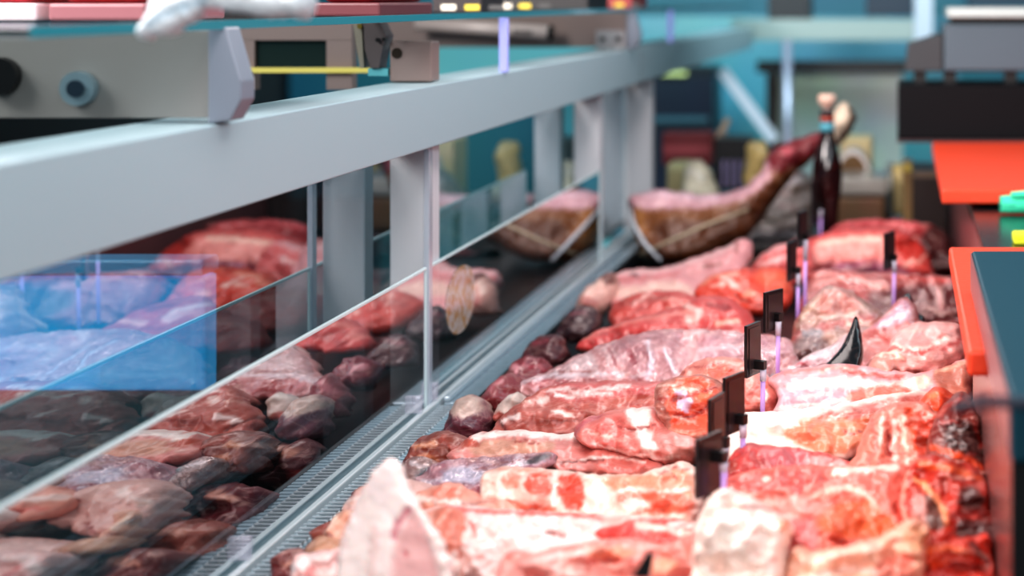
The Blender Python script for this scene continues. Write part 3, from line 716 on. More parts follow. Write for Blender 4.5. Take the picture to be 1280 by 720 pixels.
M('ear_base', 'salmon coloured meat strip right behind the pig ear', 'meat',
  [(545, 745), (538, 700), (532, 655), (540, 640), (556, 634), (570, 640), (576, 680), (586, 745)], 1.86, 1.95, .03, '#e99480', [('l', [(545, 645), (555, 690), (562, 740)], 6, '#f2b4a4', 1), ('l', [(572, 690), (580, 735)], 6, '#fae2da', 2)], seed=21)
M('trotter', 'pale pork trotter piece at the bottom edge left of the pig ear', 'meat',
  [(360, 745), (368, 708), (385, 692), (410, 688), (432, 690), (440, 715), (440, 745)], 1.86, 1.92, .04, '#f0c8c4', [('l', [(375, 712), (395, 700), (420, 697)], 8, '#f9e2e0', 2), ('e', (400, 715), (8, 8), '#e09a98', -2)], seed=22)
M('meat_scrap', 'tan meat scrap tucked between grille and pig ear', 'meat',
  [(384, 690), (390, 676), (404, 670), (420, 676), (432, 690), (425, 700), (400, 700)], 1.98, 2.03, .03, '#c08a6c', [('l', [(392, 682), (410, 676)], 5, '#e2b49c', 2)], seed=23)
M('meat_scrap', 'small pale bone piece tucked behind the pig ear by the grille', 'meat',
  [(408, 672), (414, 652), (424, 640), (438, 640), (444, 665), (436, 685), (418, 684)], 2.05, 2.1, .03, '#dda690', [('l', [(416, 660), (426, 646)], 5, '#f4d8c8', 2), ('e', (420, 672), (6, 6), '#9a4030', -2)], seed=24)
M('pork_piece', 'pale pork piece mostly hidden behind the pig ear, upper one', 'meat', [(428, 668), (440, 622), (468, 602), (510, 598), (540, 612), (540, 655), (480, 672)], 2.1, 2.2, .05, '#e0b4ac', [('l', [(445, 630), (500, 612)], 8, '#f4dcd6', 2)], seed=52)
M('pork_piece', 'pale pork piece mostly hidden behind the pig ear, lower one', 'meat', [(392, 745), (415, 700), (450, 678), (520, 672), (560, 690), (562, 745)], 1.9, 2.0, .05, '#e8c4be', [('l', [(430, 705), (500, 690)], 9, '#f6e2de', 2)], seed=53)
for i, (Yc, hw, zt_, cl) in enumerate(((1.72, .055, .655, '#8a4038'), (1.88, .05, .66, '#96504a'), (2.02, .05, .65, '#7e3434'), (2.17, .055, .66, '#a0584a'), (2.31, .05, .655, '#743038'), (2.58, .045, .665, '#6a3036'))):
    pc = VX - .692 * F / Yc; w_ = hw * F / Yc; pt = zt_ * F / Yc; pb_ = .738 * F / Yc
    M('dark_chunk', 'dark red meat chunk wedged low along the grille, partly hidden', 'meat', [(pc - w_, pb_), (pc - w_ * 1.02, pt + 18), (pc - w_ * .5, pt), (pc + w_ * .4, pt + 3), (pc + w_, pt + 14), (pc + w_ * 1.05, pb_)], Yc, Yc + .05, .055, cl,
      [('l', [(pc - w_ * .5, pt + 18), (pc + w_ * .3, pt + 12)], 8, '#c89080', 2), ('e', (pc + w_ * .3, pt + 34), (14, 9), '#5c2024', -2)], group='dark chunks along the grille', seed=100 + i, step=4, back=.1, bumps=11, bscale=34, jag=9)
# --- small chunks by the grille
M('wrapped_scrap', 'small film-wrapped dark cut between the grille and the vacuum pack', 'meat',
  [(498, 612), (502, 585), (515, 572), (536, 572), (548, 585), (540, 602), (522, 618)], 2.3, 2.38, .03, '#9c7068', [('l', [(520, 578), (538, 584)], 4, '#e8dcdc', 1), ('p', [(528, 590), (546, 586), (534, 606)], 4, '#4a4448', 0)], film=True, seed=25)
M('stew_meat', 'brown stewing meat chunk hard against the grille', 'meat',
  [(505, 590), (515, 560), (532, 545), (560, 538), (585, 548), (600, 570), (590, 590), (545, 596)], 2.42, 2.5, .05, '#8e4a3e', [('l', [(530, 560), (555, 556)], 7, '#c08468', 3), ('e', (545, 575), (14, 6), '#b8765a', 2), ('l', [(560, 548), (580, 566)], 6, '#a85448', 2), ('l', [(585, 575), (598, 568)], 5, '#d9a284', 2)], seed=26, bumps=6, bscale=14)
M('stew_meat', 'dark chunk with a pale end, halfway along the grille', 'meat',
  [(555, 545), (562, 520), (574, 500), (592, 492), (606, 502), (612, 525), (604, 545), (580, 552)], 2.66, 2.74, .05, '#7c4450', [('p', [(568, 505), (590, 493), (604, 502), (604, 520), (575, 522)], 6, '#c3aaa0', 1), ('e', (594, 532), (12, 8), '#6b3040', 0)], seed=27)
M('stew_meat', 'small whitish chunk left of the brownish lean cut', 'meat',
  [(616, 525), (622, 508), (634, 496), (648, 490), (656, 502), (648, 518), (630, 530)], 2.72, 2.78, .035, '#c9b4ac', [('p', [(616, 520), (630, 515), (640, 525), (622, 532)], 5, '#c26a60', 0), ('l', [(630, 500), (645, 494)], 5, '#efe2dc', 1)], seed=28)
M('beef_chunk', 'dark red beef chunk beside the grille at the end of the slots', 'meat',
  [(598, 520), (605, 492), (622, 474), (640, 465), (652, 480), (648, 500), (630, 518)], 2.82, 2.9, .05, '#8a3840', [('l', [(612, 492), (632, 478)], 6, '#b87078', 2)], seed=29)
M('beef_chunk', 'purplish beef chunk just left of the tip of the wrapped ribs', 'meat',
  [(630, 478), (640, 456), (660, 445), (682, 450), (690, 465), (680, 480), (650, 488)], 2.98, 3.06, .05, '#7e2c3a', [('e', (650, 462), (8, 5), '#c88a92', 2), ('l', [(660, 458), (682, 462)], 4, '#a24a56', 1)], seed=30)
M('beef_chunk', 'very dark beef chunk beside the smooth cover strip', 'meat',
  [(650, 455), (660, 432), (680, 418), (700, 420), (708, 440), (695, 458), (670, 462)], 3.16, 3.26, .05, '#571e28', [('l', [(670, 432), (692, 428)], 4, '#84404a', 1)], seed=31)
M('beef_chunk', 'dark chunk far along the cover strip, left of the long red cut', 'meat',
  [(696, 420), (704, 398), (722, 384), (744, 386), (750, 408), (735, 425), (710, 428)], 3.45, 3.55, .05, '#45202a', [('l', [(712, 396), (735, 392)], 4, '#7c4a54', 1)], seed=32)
M('shank_piece', 'pale shank piece with a brown end, at the left below the ham', 'meat',
  [(718, 392), (728, 365), (745, 350), (764, 340), (772, 350), (768, 372), (748, 392)], 3.78, 3.9, .05, '#d3a49a', [('e', (763, 350), (9, 9), '#6e3a34', 1), ('l', [(735, 370), (752, 356)], 6, '#e6c6bc', 2), ('e', (740, 380), (10, 6), '#b8736c', 0)], seed=33)
# --- right column, back to front
M('brisket_pack', 'marbled red brisket in film at the far right edge of the deck', 'meat',
  [(1005, 400), (1010, 350), (1025, 338), (1080, 340), (1140, 342), (1195, 348), (1205, 372), (1200, 410), (1100, 415)], 3.6, 3.75, .06, '#b04040',
  [('l', [(1015, 345), (1090, 346), (1190, 354)], 6, '#dd7068', 2), ('p', [(1090, 370), (1200, 360), (1200, 400), (1110, 405)], 14, '#6a2022', 0), ('l', [(1020, 358), (1060, 352), (1100, 362)], 6, '#e09488', 1), ('l', [(1172, 360), (1176, 386)], 7, '#d8a29c', 2)], marb=('#e0958a', .55, 12, 1.4), film=True, seed=34, bumps=6)
M('marbled_shank', 'brownish marbled bone-in cut in film, right of the middle price tags', 'meat',
  [(988, 455), (990, 420), (1000, 392), (1018, 370), (1035, 357), (1060, 362), (1085, 378), (1105, 395), (1110, 430), (1090, 455), (1030, 462)], 3.05, 3.25, .07, '#a06a5c',
  [('l', [(1005, 400), (1030, 372), (1058, 370)], 7, '#d8b8a0', 2), ('p', [(1030, 372), (1060, 366), (1075, 385), (1045, 398), (1025, 392)], 6, '#c77866', 0), ('l', [(995, 425), (1040, 412), (1095, 400)], 8, '#b8483c', 0), ('e', (1018, 422), (14, 7), '#8a8a90', 0), ('l', [(1030, 402), (1070, 398)], 4, '#ecd2c0', 1),
   ('p', [(990, 430), (1030, 425), (1040, 455), (995, 455)], 10, '#7c5c58', 0), ('l', [(1060, 410), (1090, 408)], 5, '#e8c8b4', 1)], marb=('#d9bca8', .6, 10, 1.3), film=True, seed=35, bumps=6, bscale=16)
M('wrapped_pork', 'red cut under tight clear film in a black tray corner', 'meat',
  [(1040, 478), (1058, 450), (1075, 420), (1100, 398), (1128, 372), (1142, 378), (1150, 400), (1165, 420), (1160, 450), (1130, 475), (1080, 485)], 2.85, 3.1, .05, '#c9645a',
  [('p', [(1085, 412), (1110, 394), (1130, 378), (1140, 396), (1120, 408)], 8, '#d9a0b0', 0), ('l', [(1110, 406), (1136, 392)], 6, '#f8f0f4', 2), ('l', [(1100, 412), (1125, 402)], 4, '#f2dce4', 1), ('e', (1080, 455), (20, 10), '#cf5c50', 0), ('e', (1070, 448), (10, 7), '#a4604e', 0)], film=True, seed=36)
def leaf_tray(name, lab, pts, Y0, Y1, mcol, cat='tray'):
    return M(name, lab, cat, pts, Y0, Y1, .012, mcol, seed=37, bumps=.5, R=4, jag=0, back=.006, m=meat_mat('tray_gloss', .2, .4, .05, 60, .05, 0))
leaf_tray('black_tray_corner', 'black curved tray corner rising behind the film-wrapped red cut', [(1126, 376), (1136, 366), (1141, 376), (1146, 390), (1156, 396), (1154, 412), (1146, 408), (1136, 398)], 3.06, 3.1, '#1c2026')
o = M('fish_fillet', 'silvery film-topped cut in a tilted black tray', 'meat', [(968, 474), (985, 458), (1010, 444), (1045, 428), (1062, 418), (1066, 425), (1050, 452), (1025, 468), (985, 482)], 2.82, 2.9, .02, '#d6b8ba',
  [('l', [(985, 462), (1020, 446), (1048, 432)], 6, '#f2e6e8', 1), ('l', [(1000, 465), (1030, 450)], 4, '#b07a80', -1), ('e', (1005, 455), (10, 4), '#c86470', 0)], film=True, seed=38, bumps=2)
leaf_tray('black_tray', 'tilted black tray holding the silvery film-topped cut', [(1004, 474), (1030, 457), (1050, 436), (1062, 412), (1070, 395), (1077, 420), (1078, 450), (1062, 474), (1030, 480)], 2.7, 2.78, '#191a1f')
M('folded_cutlet', 'folded greyish pink cutlet leaning by the right counter edge', 'meat',
  [(1082, 462), (1092, 445), (1110, 436), (1118, 418), (1140, 405), (1175, 402), (1204, 408), (1208, 440), (1195, 458), (1160, 468), (1125, 470), (1095, 470)], 2.7, 2.88, .05, '#d79a94',
  [('p', [(1115, 425), (1140, 408), (1190, 408), (1195, 425), (1160, 435), (1130, 435)], 8, '#dba6a2', 1), ('l', [(1112, 436), (1145, 442), (1170, 436)], 7, '#c8605c', -2), ('l', [(1115, 432), (1150, 440), (1185, 425)], 3, '#f0d6cc', 2), ('p', [(1088, 450), (1105, 440), (1125, 446), (1120, 464), (1095, 466)], 4, '#cf9084', 2),
   ('l', [(1096, 446), (1115, 442), (1128, 452)], 3, '#f4dcc8', 2), ('p', [(1120, 462), (1140, 452), (1172, 440), (1182, 452), (1160, 464)], 4, '#dc9e98', 3), ('l', [(1178, 440), (1205, 425)], 6, '#b85450', -2), ('l', [(1118, 466), (1150, 464)], 3, '#8c3c34', -3)], seed=39, bumps=4)
M('pork_belly', 'layered pork belly slab with lilac and white bands, upper of two on the right', 'meat',
  [(962, 478), (968, 467), (1000, 460), (1060, 455), (1110, 462), (1150, 465), (1180, 458), (1212, 450), (1216, 480), (1205, 520), (1160, 525), (1100, 515), (1030, 530), (968, 530), (972, 495)], 2.5, 2.72, .045, '#e2b0b4',
  [('l', [(968, 470), (1010, 464), (1070, 460)], 6, '#dc8c88', 0), ('p', [(985, 481), (1050, 474), (1110, 480), (1150, 476), (1158, 486), (1100, 490), (1040, 486), (985, 490)], 5, '#f9e8e0', 1), ('p', [(980, 492), (1040, 490), (1060, 500), (980, 512)], 8, '#dcaab4', 0), ('l', [(1000, 500), (1040, 494)], 5, '#f0d6d6', 1),
   ('l', [(975, 512), (1020, 508), (1090, 496), (1150, 488)], 4, '#f4ddd6', 1), ('p', [(1060, 494), (1100, 484), (1140, 488), (1130, 496), (1070, 504)], 5, '#d98676', 0), ('l', [(1055, 466), (1100, 472), (1130, 474)], 6, '#c86058', -2), ('e', (1150, 480), (14, 9), '#f8e4d2', 2),
   ('p', [(1165, 465), (1212, 455), (1214, 500), (1180, 500)], 8, '#bf7664', 0), ('l', [(1170, 466), (1210, 454)], 4, '#e6b49c', 1)], seed=40, bumps=2.5)
M('belly_slab', 'thick pork belly with white fat and tan skin, lower of two on the right', 'meat',
  [(900, 575), (908, 545), (925, 520), (955, 514), (1000, 511), (1050, 505), (1100, 495), (1150, 489), (1172, 498), (1150, 525), (1110, 548), (1085, 560), (1060, 575), (1010, 580), (940, 590)], 2.26, 2.48, .05, '#f8e0d6',
  [('p', [(982, 545), (988, 530), (1020, 524), (1060, 518), (1108, 508), (1140, 505), (1110, 535), (1080, 555), (1050, 570), (1010, 562)], 9, '#d98a6c', 1), ('p', [(1030, 520), (1080, 508), (1150, 494), (1165, 502), (1120, 520), (1060, 526)], 8, '#c8736a', 0), ('l', [(925, 518), (1000, 513), (1060, 505), (1110, 497)], 4, '#fdf0e8', 2),
   ('p', [(1080, 530), (1110, 515), (1105, 545), (1085, 555)], 6, '#b86a50', -1), ('l', [(920, 545), (960, 538), (1000, 532)], 5, '#faeae2', 1)], seed=41, bumps=2)
M('rib_bone_piece', 'bony salmon-red rib piece with white cartilage streaks', 'meat',
  [(1050, 598), (1068, 570), (1080, 540), (1090, 520), (1110, 506), (1145, 502), (1172, 515), (1185, 550), (1180, 590), (1150, 606), (1100, 606)], 2.12, 2.25, .05, '#dc8474',
  [('l', [(1104, 525), (1100, 555)], 5, '#f6d8cc', 2), ('l', [(1118, 530), (1120, 575)], 6, '#f8e4da', 2), ('l', [(1110, 540), (1112, 570)], 4, '#9c2a26', -4), ('l', [(1090, 525), (1096, 560), (1085, 580)], 4, '#d0746a', 0), ('e', (1095, 512), (9, 6), '#c48a80', 1), ('l', [(1135, 515), (1145, 560)], 8, '#e4623e', 1), ('l', [(1128, 520), (1134, 580)], 3, '#f6d0c0', 2), ('p', [(1145, 520), (1175, 530), (1178, 580), (1150, 580)], 8, '#c8503a', 0)], seed=42, bumps=5, bscale=14)
M('orange_trim', 'small orange-red trimming on top of the right slabs', 'meat',
  [(1148, 515), (1152, 497), (1164, 486), (1180, 484), (1192, 495), (1190, 515), (1170, 524)], 2.3, 2.36, .04, '#d8542e', [('e', (1166, 495), (8, 5), '#ea8058', 2)], seed=43, bumps=5, bscale=9)
M('beef_cheek', 'dark blackish red cut against the steel edge at the right', 'meat',
  [(1150, 600), (1158, 560), (1165, 530), (1180, 505), (1200, 490), (1216, 500), (1228, 540), (1236, 590), (1228, 620), (1180, 618)], 2.0, 2.2, .05, '#7c2012',
  [('l', [(1170, 520), (1190, 505), (1208, 505)], 8, '#b03820', 2), ('p', [(1180, 530), (1222, 535), (1228, 575), (1190, 580)], 12, '#3c0d0c', -2), ('l', [(1165, 560), (1200, 572), (1225, 585)], 8, '#d05428', 2), ('l', [(1160, 585), (1190, 590)], 8, '#c44a30', 2), ('l', [(1215, 520), (1225, 560)], 5, '#902414', 1)], seed=44, bumps=7, bscale=16)  # dark reds hold the counter's shadow, orange strokes are painted highlights
M('beef_shin', 'deep red shin cut with an orange rim and grey-brown eye', 'meat',
  [(1120, 640), (1128, 605), (1140, 580), (1160, 568), (1195, 575), (1225, 588), (1240, 630), (1246, 680), (1220, 700), (1170, 700), (1135, 682)], 1.84, 2.0, .055, '#b83018',
  [('l', [(1134, 590), (1128, 630), (1140, 668)], 6, '#eaa090', 2), ('p', [(1150, 625), (1165, 618), (1180, 640), (1182, 658), (1160, 664), (1148, 650)], 6, '#6a4840', -1), ('l', [(1145, 600), (1160, 612), (1175, 632), (1182, 655)], 5, '#f0a478', 2), ('p', [(1170, 592), (1185, 600), (1188, 618), (1172, 610)], 5, '#b04034', 1), ('l', [(1150, 580), (1190, 588), (1225, 600)], 8, '#e06a34', 2),
   ('e', (1212, 625), (16, 16), '#4c0f10', -3), ('l', [(1190, 645), (1220, 640), (1240, 655)], 8, '#801a14', 1), ('p', [(1195, 650), (1240, 655), (1242, 685), (1200, 680)], 8, '#4a1010', -2), ('e', (1148, 640), (10, 22), '#c89088', 0)], seed=45, bumps=6, bscale=18)  # counter shadow and orange highlights are put into these colours too
M('red_chop', 'bright red chop with a purplish cut face, below the tan-skinned belly', 'meat',
  [(905, 600), (912, 572), (930, 557), (960, 556), (1010, 562), (1050, 572), (1085, 588), (1100, 605), (1000, 610), (930, 612)], 2.1, 2.22, .04, '#cf5450',
  [('p', [(955, 562), (1010, 564), (1015, 580), (960, 582)], 5, '#c8686c', 1), ('l', [(920, 575), (940, 566), (955, 582)], 5, '#b83c38', -2), ('p', [(1015, 570), (1055, 576), (1060, 590), (1018, 586)], 5, '#d8a09c', 0), ('l', [(1020, 572), (1022, 586)], 3, '#f0d0cc', 0), ('e', (918, 585), (8, 8), '#a83a2c', -1)], seed=46, bumps=4)
M('pork_shoulder', 'big lean pork shoulder with pale fat streaks at the near right', 'meat',
  [(880, 650), (892, 615), (915, 595), (960, 584), (1020, 582), (1080, 584), (1130, 580), (1142, 610), (1140, 660), (1128, 690), (1080, 705), (1000, 712), (930, 700), (890, 680)], 1.86, 2.06, .06, '#da7466',
  [('l', [(1045, 592), (1080, 586), (1120, 586)], 9, '#f8dfd2', 1), ('l', [(990, 640), (1030, 618), (1060, 610), (1085, 622), (1098, 640)], 7, '#f4c2b2', 2), ('p', [(1040, 635), (1075, 622), (1110, 645), (1128, 660), (1090, 672), (1045, 668), (1025, 655)], 10, '#d2683e', 1), ('p', [(930, 630), (990, 622), (1030, 630), (990, 660), (940, 650)], 12, '#eaa89e', 1),
   ('p', [(905, 605), (960, 590), (1030, 590), (1000, 608), (930, 615)], 8, '#d2625a', 0), ('l', [(945, 612), (985, 608), (1040, 598)], 3, '#b8443c', -3), ('e', (962, 600), (5, 3), '#f6d4c8', 2), ('e', (1000, 612), (8, 4), '#c43a38', -2), ('l', [(880, 620), (930, 620), (970, 630)], 8, '#efb8ac', 1), ('l', [(1040, 672), (1090, 680), (1130, 660)], 5, '#a83a28', -4), ('p', [(985, 655), (1020, 650), (1022, 690), (990, 690)], 8, '#dd7c7a', 0)], seed=47, bumps=5)
M('fatty_knuckle', 'white fat covered knuckle blurred at the near edge, in front of the nearest price tag', 'meat',
  [(860, 745), (866, 690), (874, 650), (886, 624), (902, 611), (925, 615), (955, 632), (985, 650), (992, 665), (985, 700), (975, 745)], 1.68, 1.8, .06, '#fae6dc',
  [('l', [(888, 645), (886, 665)], 5, '#f0aaa0', -1), ('l', [(890, 640), (915, 632), (940, 640)], 4, '#f2c0b4', -1), ('e', (920, 665), (26, 24), '#fdf2ea', 2), ('l', [(936, 675), (948, 664)], 5, '#f0b4ac', -1), ('l', [(950, 692), (970, 698)], 5, '#f2bcb2', -1), ('e', (982, 655), (6, 6), '#ec9c80', 0)], seed=48, bumps=3)
M('skin_strip', 'peach coloured skin-on cut blurred at the bottom right of the meat', 'meat',
  [(960, 745), (985, 705), (1020, 690), (1060, 682), (1100, 672), (1130, 652), (1152, 650), (1164, 668), (1158, 700), (1130, 745)], 1.66, 1.78, .05, '#f1baa2',
  [('l', [(990, 708), (1040, 694), (1100, 682)], 8, '#f8d4c2', 1), ('e', (1145, 672), (14, 16), '#d8a080', 0), ('l', [(1000, 725), (1060, 712), (1110, 712)], 8, '#f6d8cc', 1), ('l', [(1130, 690), (1150, 700)], 6, '#b06a48', -2), ('p', [(1100, 700), (1140, 695), (1130, 740), (1090, 740)], 12, '#e89080', 0)], seed=49, bumps=3)
M('beef_trim', 'red and orange beef trimmings at the bottom right corner of the deck', 'meat',
  [(1085, 745), (1120, 705), (1150, 682), (1180, 678), (1215, 672), (1240, 690), (1248, 745)], 1.68, 1.8, .05, '#cc3a22',
  [('l', [(1150, 690), (1180, 684), (1205, 690)], 7, '#e8703c', 2), ('l', [(1140, 715), (1190, 705), (1230, 712)], 8, '#a42018', -3), ('e', (1170, 700), (14, 8), '#d8502c', 3), ('l', [(1215, 680), (1235, 705)], 8, '#5c1212', -2), ('p', [(1100, 725), (1180, 715), (1200, 745), (1090, 745)], 10, '#c84c4c', 0)], seed=50, bumps=8, bscale=14)
M('pork_chunk', 'dark pink chunk hidden between the price tags and the wrapped ribs', 'meat',
  [(940, 500), (945, 470), (958, 450), (985, 440), (1000, 455), (995, 490), (975, 505)], 2.82, 2.92, .04, '#b56468', [('l', [(950, 462), (985, 452)], 5, '#dfa2a2', 1), ('p', [(950, 475), (990, 470), (985, 500), (950, 500)], 6, '#642428', 0)], film=True, seed=51)

# ================================================================== price tags
tagm = mat('tag_black', '#100d10', .3, coat=.3)
tagf = mat('tag_face', '#3b2b2c', .35, coat=.2, var=.8, bscale=90)
pinm = mat('pin_lilac', '#c9a2dc', .25, trans=.2, emit='#b98ae0', estr=.12)
clear = mat('pin_clear', '#dcd6e6', .2, trans=.4)
def price_tag(x0, yt, x1, yb, sl, Y, pin, lab):
    """x0 near edge px, x1 far edge px, yt/yb top and bottom of the near edge, sl = rise of the far edge; pin = (x, y top, y foot)"""
    a, b = W(x0, yt, Y), W(x0, yb, Y)
    hgt = a.z - b.z
    dd = .042
    u = Vector(((x1 - VX) * (Y + dd) / F - a.x, dd, 0)); wid = u.length; u.normalize(); n = Vector((u.y, -u.x, 0))
    th = .005
    base = Vector((b.x, b.y, b.z))
    t = thing('price_tag', W(pin[0], pin[2], Y + .04), lab, 'price tag', 'black price tags on lilac pins')
    def slab(s0, s1, z0, z1, o0, o1):
        bm = bmesh.new(); vs = []
        for s in (s0, s1):
            for o_ in (o0, o1):
                for z in (z0, z1): vs.append(bm.verts.new(base + u * s + n * o_ + Vector((0, 0, z))))
        for f in ((0, 1, 3, 2), (4, 6, 7, 5), (0, 4, 5, 1), (2, 3, 7, 6), (0, 2, 6, 4), (1, 5, 7, 3)): bm.faces.new([vs[i] for i in f])
        return bm
    obj('panel', slab(0, wid, 0, hgt, -th, 0), tagm, t)
    obj('panel_face', slab(.006, wid - .003, .004, hgt - .005, .0002, .001), tagf, t)
    pc = base + u * (wid * .55) + n * .008
    top = W(pin[0], pin[1], pc.y); foot = W(pin[0] - 1, pin[2], pc.y)
    obj('pin', tube([foot - Vector((0, 0, .02)), foot + (top - foot) * .72], .0036, 10), pinm, t, True)
    obj('pin_socket', tube([foot + (top - foot) * .722, top], [.0046, .0052], 10), clear, t, True)
    k = Vector((top.x, top.y, top.z))
    obj('clip', slab(wid * .45, wid * .68, k.z - base.z + .001, k.z - base.z + .013, .0012, (k - base).dot(n) + .004), black, t)
    return t
TG = [(873, 550, 903, 624, 0, 1.88, (905, 578, 618), 'nearest black price tag in focus, standing before the hock end'),
      (889, 500, 906, 560, 0, 2.08, (907, 560, 598), 'black price tag half hidden between the two nearest large tags'),
      (907, 473, 931, 546, 0, 2.17, (929, 531, 588), 'second large black price tag, its pin in the tan-skinned belly'),
      (934, 408, 951, 473, 0, 2.48, (954, 462, 513), 'black price tag with pin at the left end of the upper belly slab'),
      (957, 366, 979, 416, 0, 2.72, (973, 402, 464), 'black price tag standing by the end of the wrapped ribs'),
      (986, 304, 996, 352, 0, 3.35, (998, 342, 400), 'thin edge-on black price tag right of the glossy orange-red cut'),
      (999, 266, 1009, 310, 0, 3.45, (1007, 300, 392), 'black price tag standing just below the wine bottle'),
      (1107, 292, 1119, 337, 0, 3.5, (1118, 326, 378), 'lone black price tag before the large glossy loin'),
      (1016, 228, 1024, 282, 0, 4.75, (1026, 262, 300), 'farthest black price tag, against the foot of the wine bottle')]
for a in TG: price_tag(*a)
# blurred bottom one
tag(obj('tag_corner', prism([(W(q[0], q[1], 1.6).x, W(q[0], q[1], 1.6).z) for q in ((790, 722), (808, 692), (817, 692), (812, 722))], 1.6, 1.606), tagm), 'blurred black tag corner at the bottom edge', 'price tag')

# ================================================================== cured ham
ham = thing('cured_ham', W(900, 320, 4.8), 'whole cured ham leg lying at the far end, hoof raised behind the bottle', 'ham')
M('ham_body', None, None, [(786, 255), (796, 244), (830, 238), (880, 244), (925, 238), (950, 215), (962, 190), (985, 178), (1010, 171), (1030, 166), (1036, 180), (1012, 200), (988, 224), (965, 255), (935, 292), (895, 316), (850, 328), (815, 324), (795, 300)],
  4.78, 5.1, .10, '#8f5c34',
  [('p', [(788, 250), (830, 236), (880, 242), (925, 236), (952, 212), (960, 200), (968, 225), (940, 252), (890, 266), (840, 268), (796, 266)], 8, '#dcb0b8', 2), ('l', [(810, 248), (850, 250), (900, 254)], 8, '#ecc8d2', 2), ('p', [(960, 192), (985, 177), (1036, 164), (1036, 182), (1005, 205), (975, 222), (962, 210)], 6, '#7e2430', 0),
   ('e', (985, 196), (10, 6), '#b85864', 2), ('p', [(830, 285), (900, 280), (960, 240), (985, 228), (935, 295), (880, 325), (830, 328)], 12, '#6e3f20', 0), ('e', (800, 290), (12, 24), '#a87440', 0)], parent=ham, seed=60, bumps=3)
M('hoof', 'pale hoof end with dark edge', None, [(1026, 170), (1032, 152), (1044, 136), (1056, 128), (1066, 136), (1070, 150), (1062, 166), (1046, 180), (1034, 184)], 5.06, 5.12, .05, '#d8c8b4',
  [('l', [(1066, 138), (1068, 155), (1052, 175)], 8, '#6a5a50', 0), ('e', (1032, 170), (6, 12), '#d9a890', 0)], parent=ham, seed=61, bumps=3)
obj('film_edge', tube([W(786, 253, 4.88), W(792, 280, 4.76), (W(806, 305, 4.7)), W(826, 326, 4.7)], .006, 8), mat('white_film', '#c9ccd4', .3, coat=.5), ham, True)
obj('film_edge', tube([W(800, 318, 4.73), W(840, 300, 4.69), W(885, 280, 4.71), W(935, 262, 4.8)], .005, 8), mat('tan_string', '#b9a68e', .5), ham, True)

# wine bottle
Y = 4.83
bx = W(1034, 0, Y).x; k = Y / F
zz = lambda py: ZC - py * k
t = thing('wine_bottle', (bx, Y, zz(308)), 'dark wine bottle standing at the far end before the ham hoof', 'bottle')
prof = [(8, 306), (11, 300), (13, 280), (15, 255), (18, 235), (19, 220), (18, 205), (14, 190), (10, 178), (8.5, 165), (8, 150), (8.5, 141), (9.5, 138)]
obj('bottle_glass', lathe([(r * k, zz(y)) for r, y in prof], bx, Y, 28), mat('dark_bottle', '#1c0a0c', .08, coat=.6), t, True)
obj('neck_band', lathe([(9.0 * k, zz(164)), (9.2 * k, zz(160)), (9.2 * k, zz(156)), (9.0 * k, zz(153))], bx, Y, 28), mat('band_teal', '#4f94a4', .4), t, True)
obj('neck_band', lathe([(9.2 * k, zz(151)), (9.4 * k, zz(148)), (9.2 * k, zz(146))], bx, Y, 28), mat('band_red', '#a24a3c', .4), t, True)
obj('bottle_cap', lathe([(6 * k, zz(137)), (7 * k, zz(131)), (11 * k, zz(129)), (11.5 * k, zz(122)), (10 * k, zz(118))], bx, Y, 24), mat('cap_beige', '#c9aa9a', .5), t, True)

# cheeses and packages at the far end
def block(name, lab, cat, px0, py0, px1, py1, Y, D, col, bev=.01, band=None, rot=0, rough=.45):
    a, b = W(px0, py0, Y), W(px1, py1, Y)
    t = thing(name, ((a.x + b.x) / 2, Y + D / 2, b.z), lab, cat)
    obj('body', box(a.x, b.x, Y, Y + D, b.z, a.z, bev, 3), mat('blk_' + col, '#' + col, rough, var=.3, bscale=12), t, False)
    if band:
        (f0, f1, bc) = band
        h = a.z - b.z
        obj('label_band', box(a.x + .004, b.x - .004, Y - .003, Y - .0005, b.z + h * f0, b.z + h * f1), mat('bnd_' + bc, '#' + bc, .5), t)
    return t
block('cheese_block', 'cream cheese block under the dark red carton', 'cheese', 833, 204, 862, 248, 5.9, .15, 'cfc79c', .012, (.2, .8, 'a8a078'))
M('cheese_wedge', 'pale cheese wedge right of the cream block, behind the ham', 'cheese', [(856, 250), (856, 208), (876, 202), (892, 222), (898, 250)], 5.7, 5.75, .05, '#e0d8c4', [('l', [(860, 215), (880, 225)], 6, '#f4eee2', 1)], seed=62, m=meat_mat('cheese', .5, .1, .15, 40, .2, .05), bumps=2)
block('red_carton', 'dark red carton standing behind the cheeses', 'carton', 828, 166, 890, 206, 6.3, .12, '7a1c26', .004, (.35, .6, '9c4048'))
t = thing('black_crate', W(915, 238, 6.1), 'black crate with pale lilac slots behind the ham', 'crate')
obj('crate_body', pbox(893, 174, 938, 238, 6.1, .2, .004), mat('crate_black', '#121218', .4), t)
for i in range(4): obj('lilac_slot', pbox(902 + i * 9, 200, 906 + i * 9, 234, 6.097, .002), mat('slot_lilac', '#8f84b0', .4), t)
M('cheese_slice', 'yellow cheese slice standing behind the ham shank', 'cheese', [(932, 235), (933, 185), (945, 175), (958, 180), (962, 200), (955, 235)], 5.75, 5.8, .03, '#e3c98c', [('l', [(940, 182), (955, 190)], 4, '#f2e2b8', 1)], seed=63, m=meat_mat('cheese', .5, .1, .15, 40, .2, .05), bumps=1)
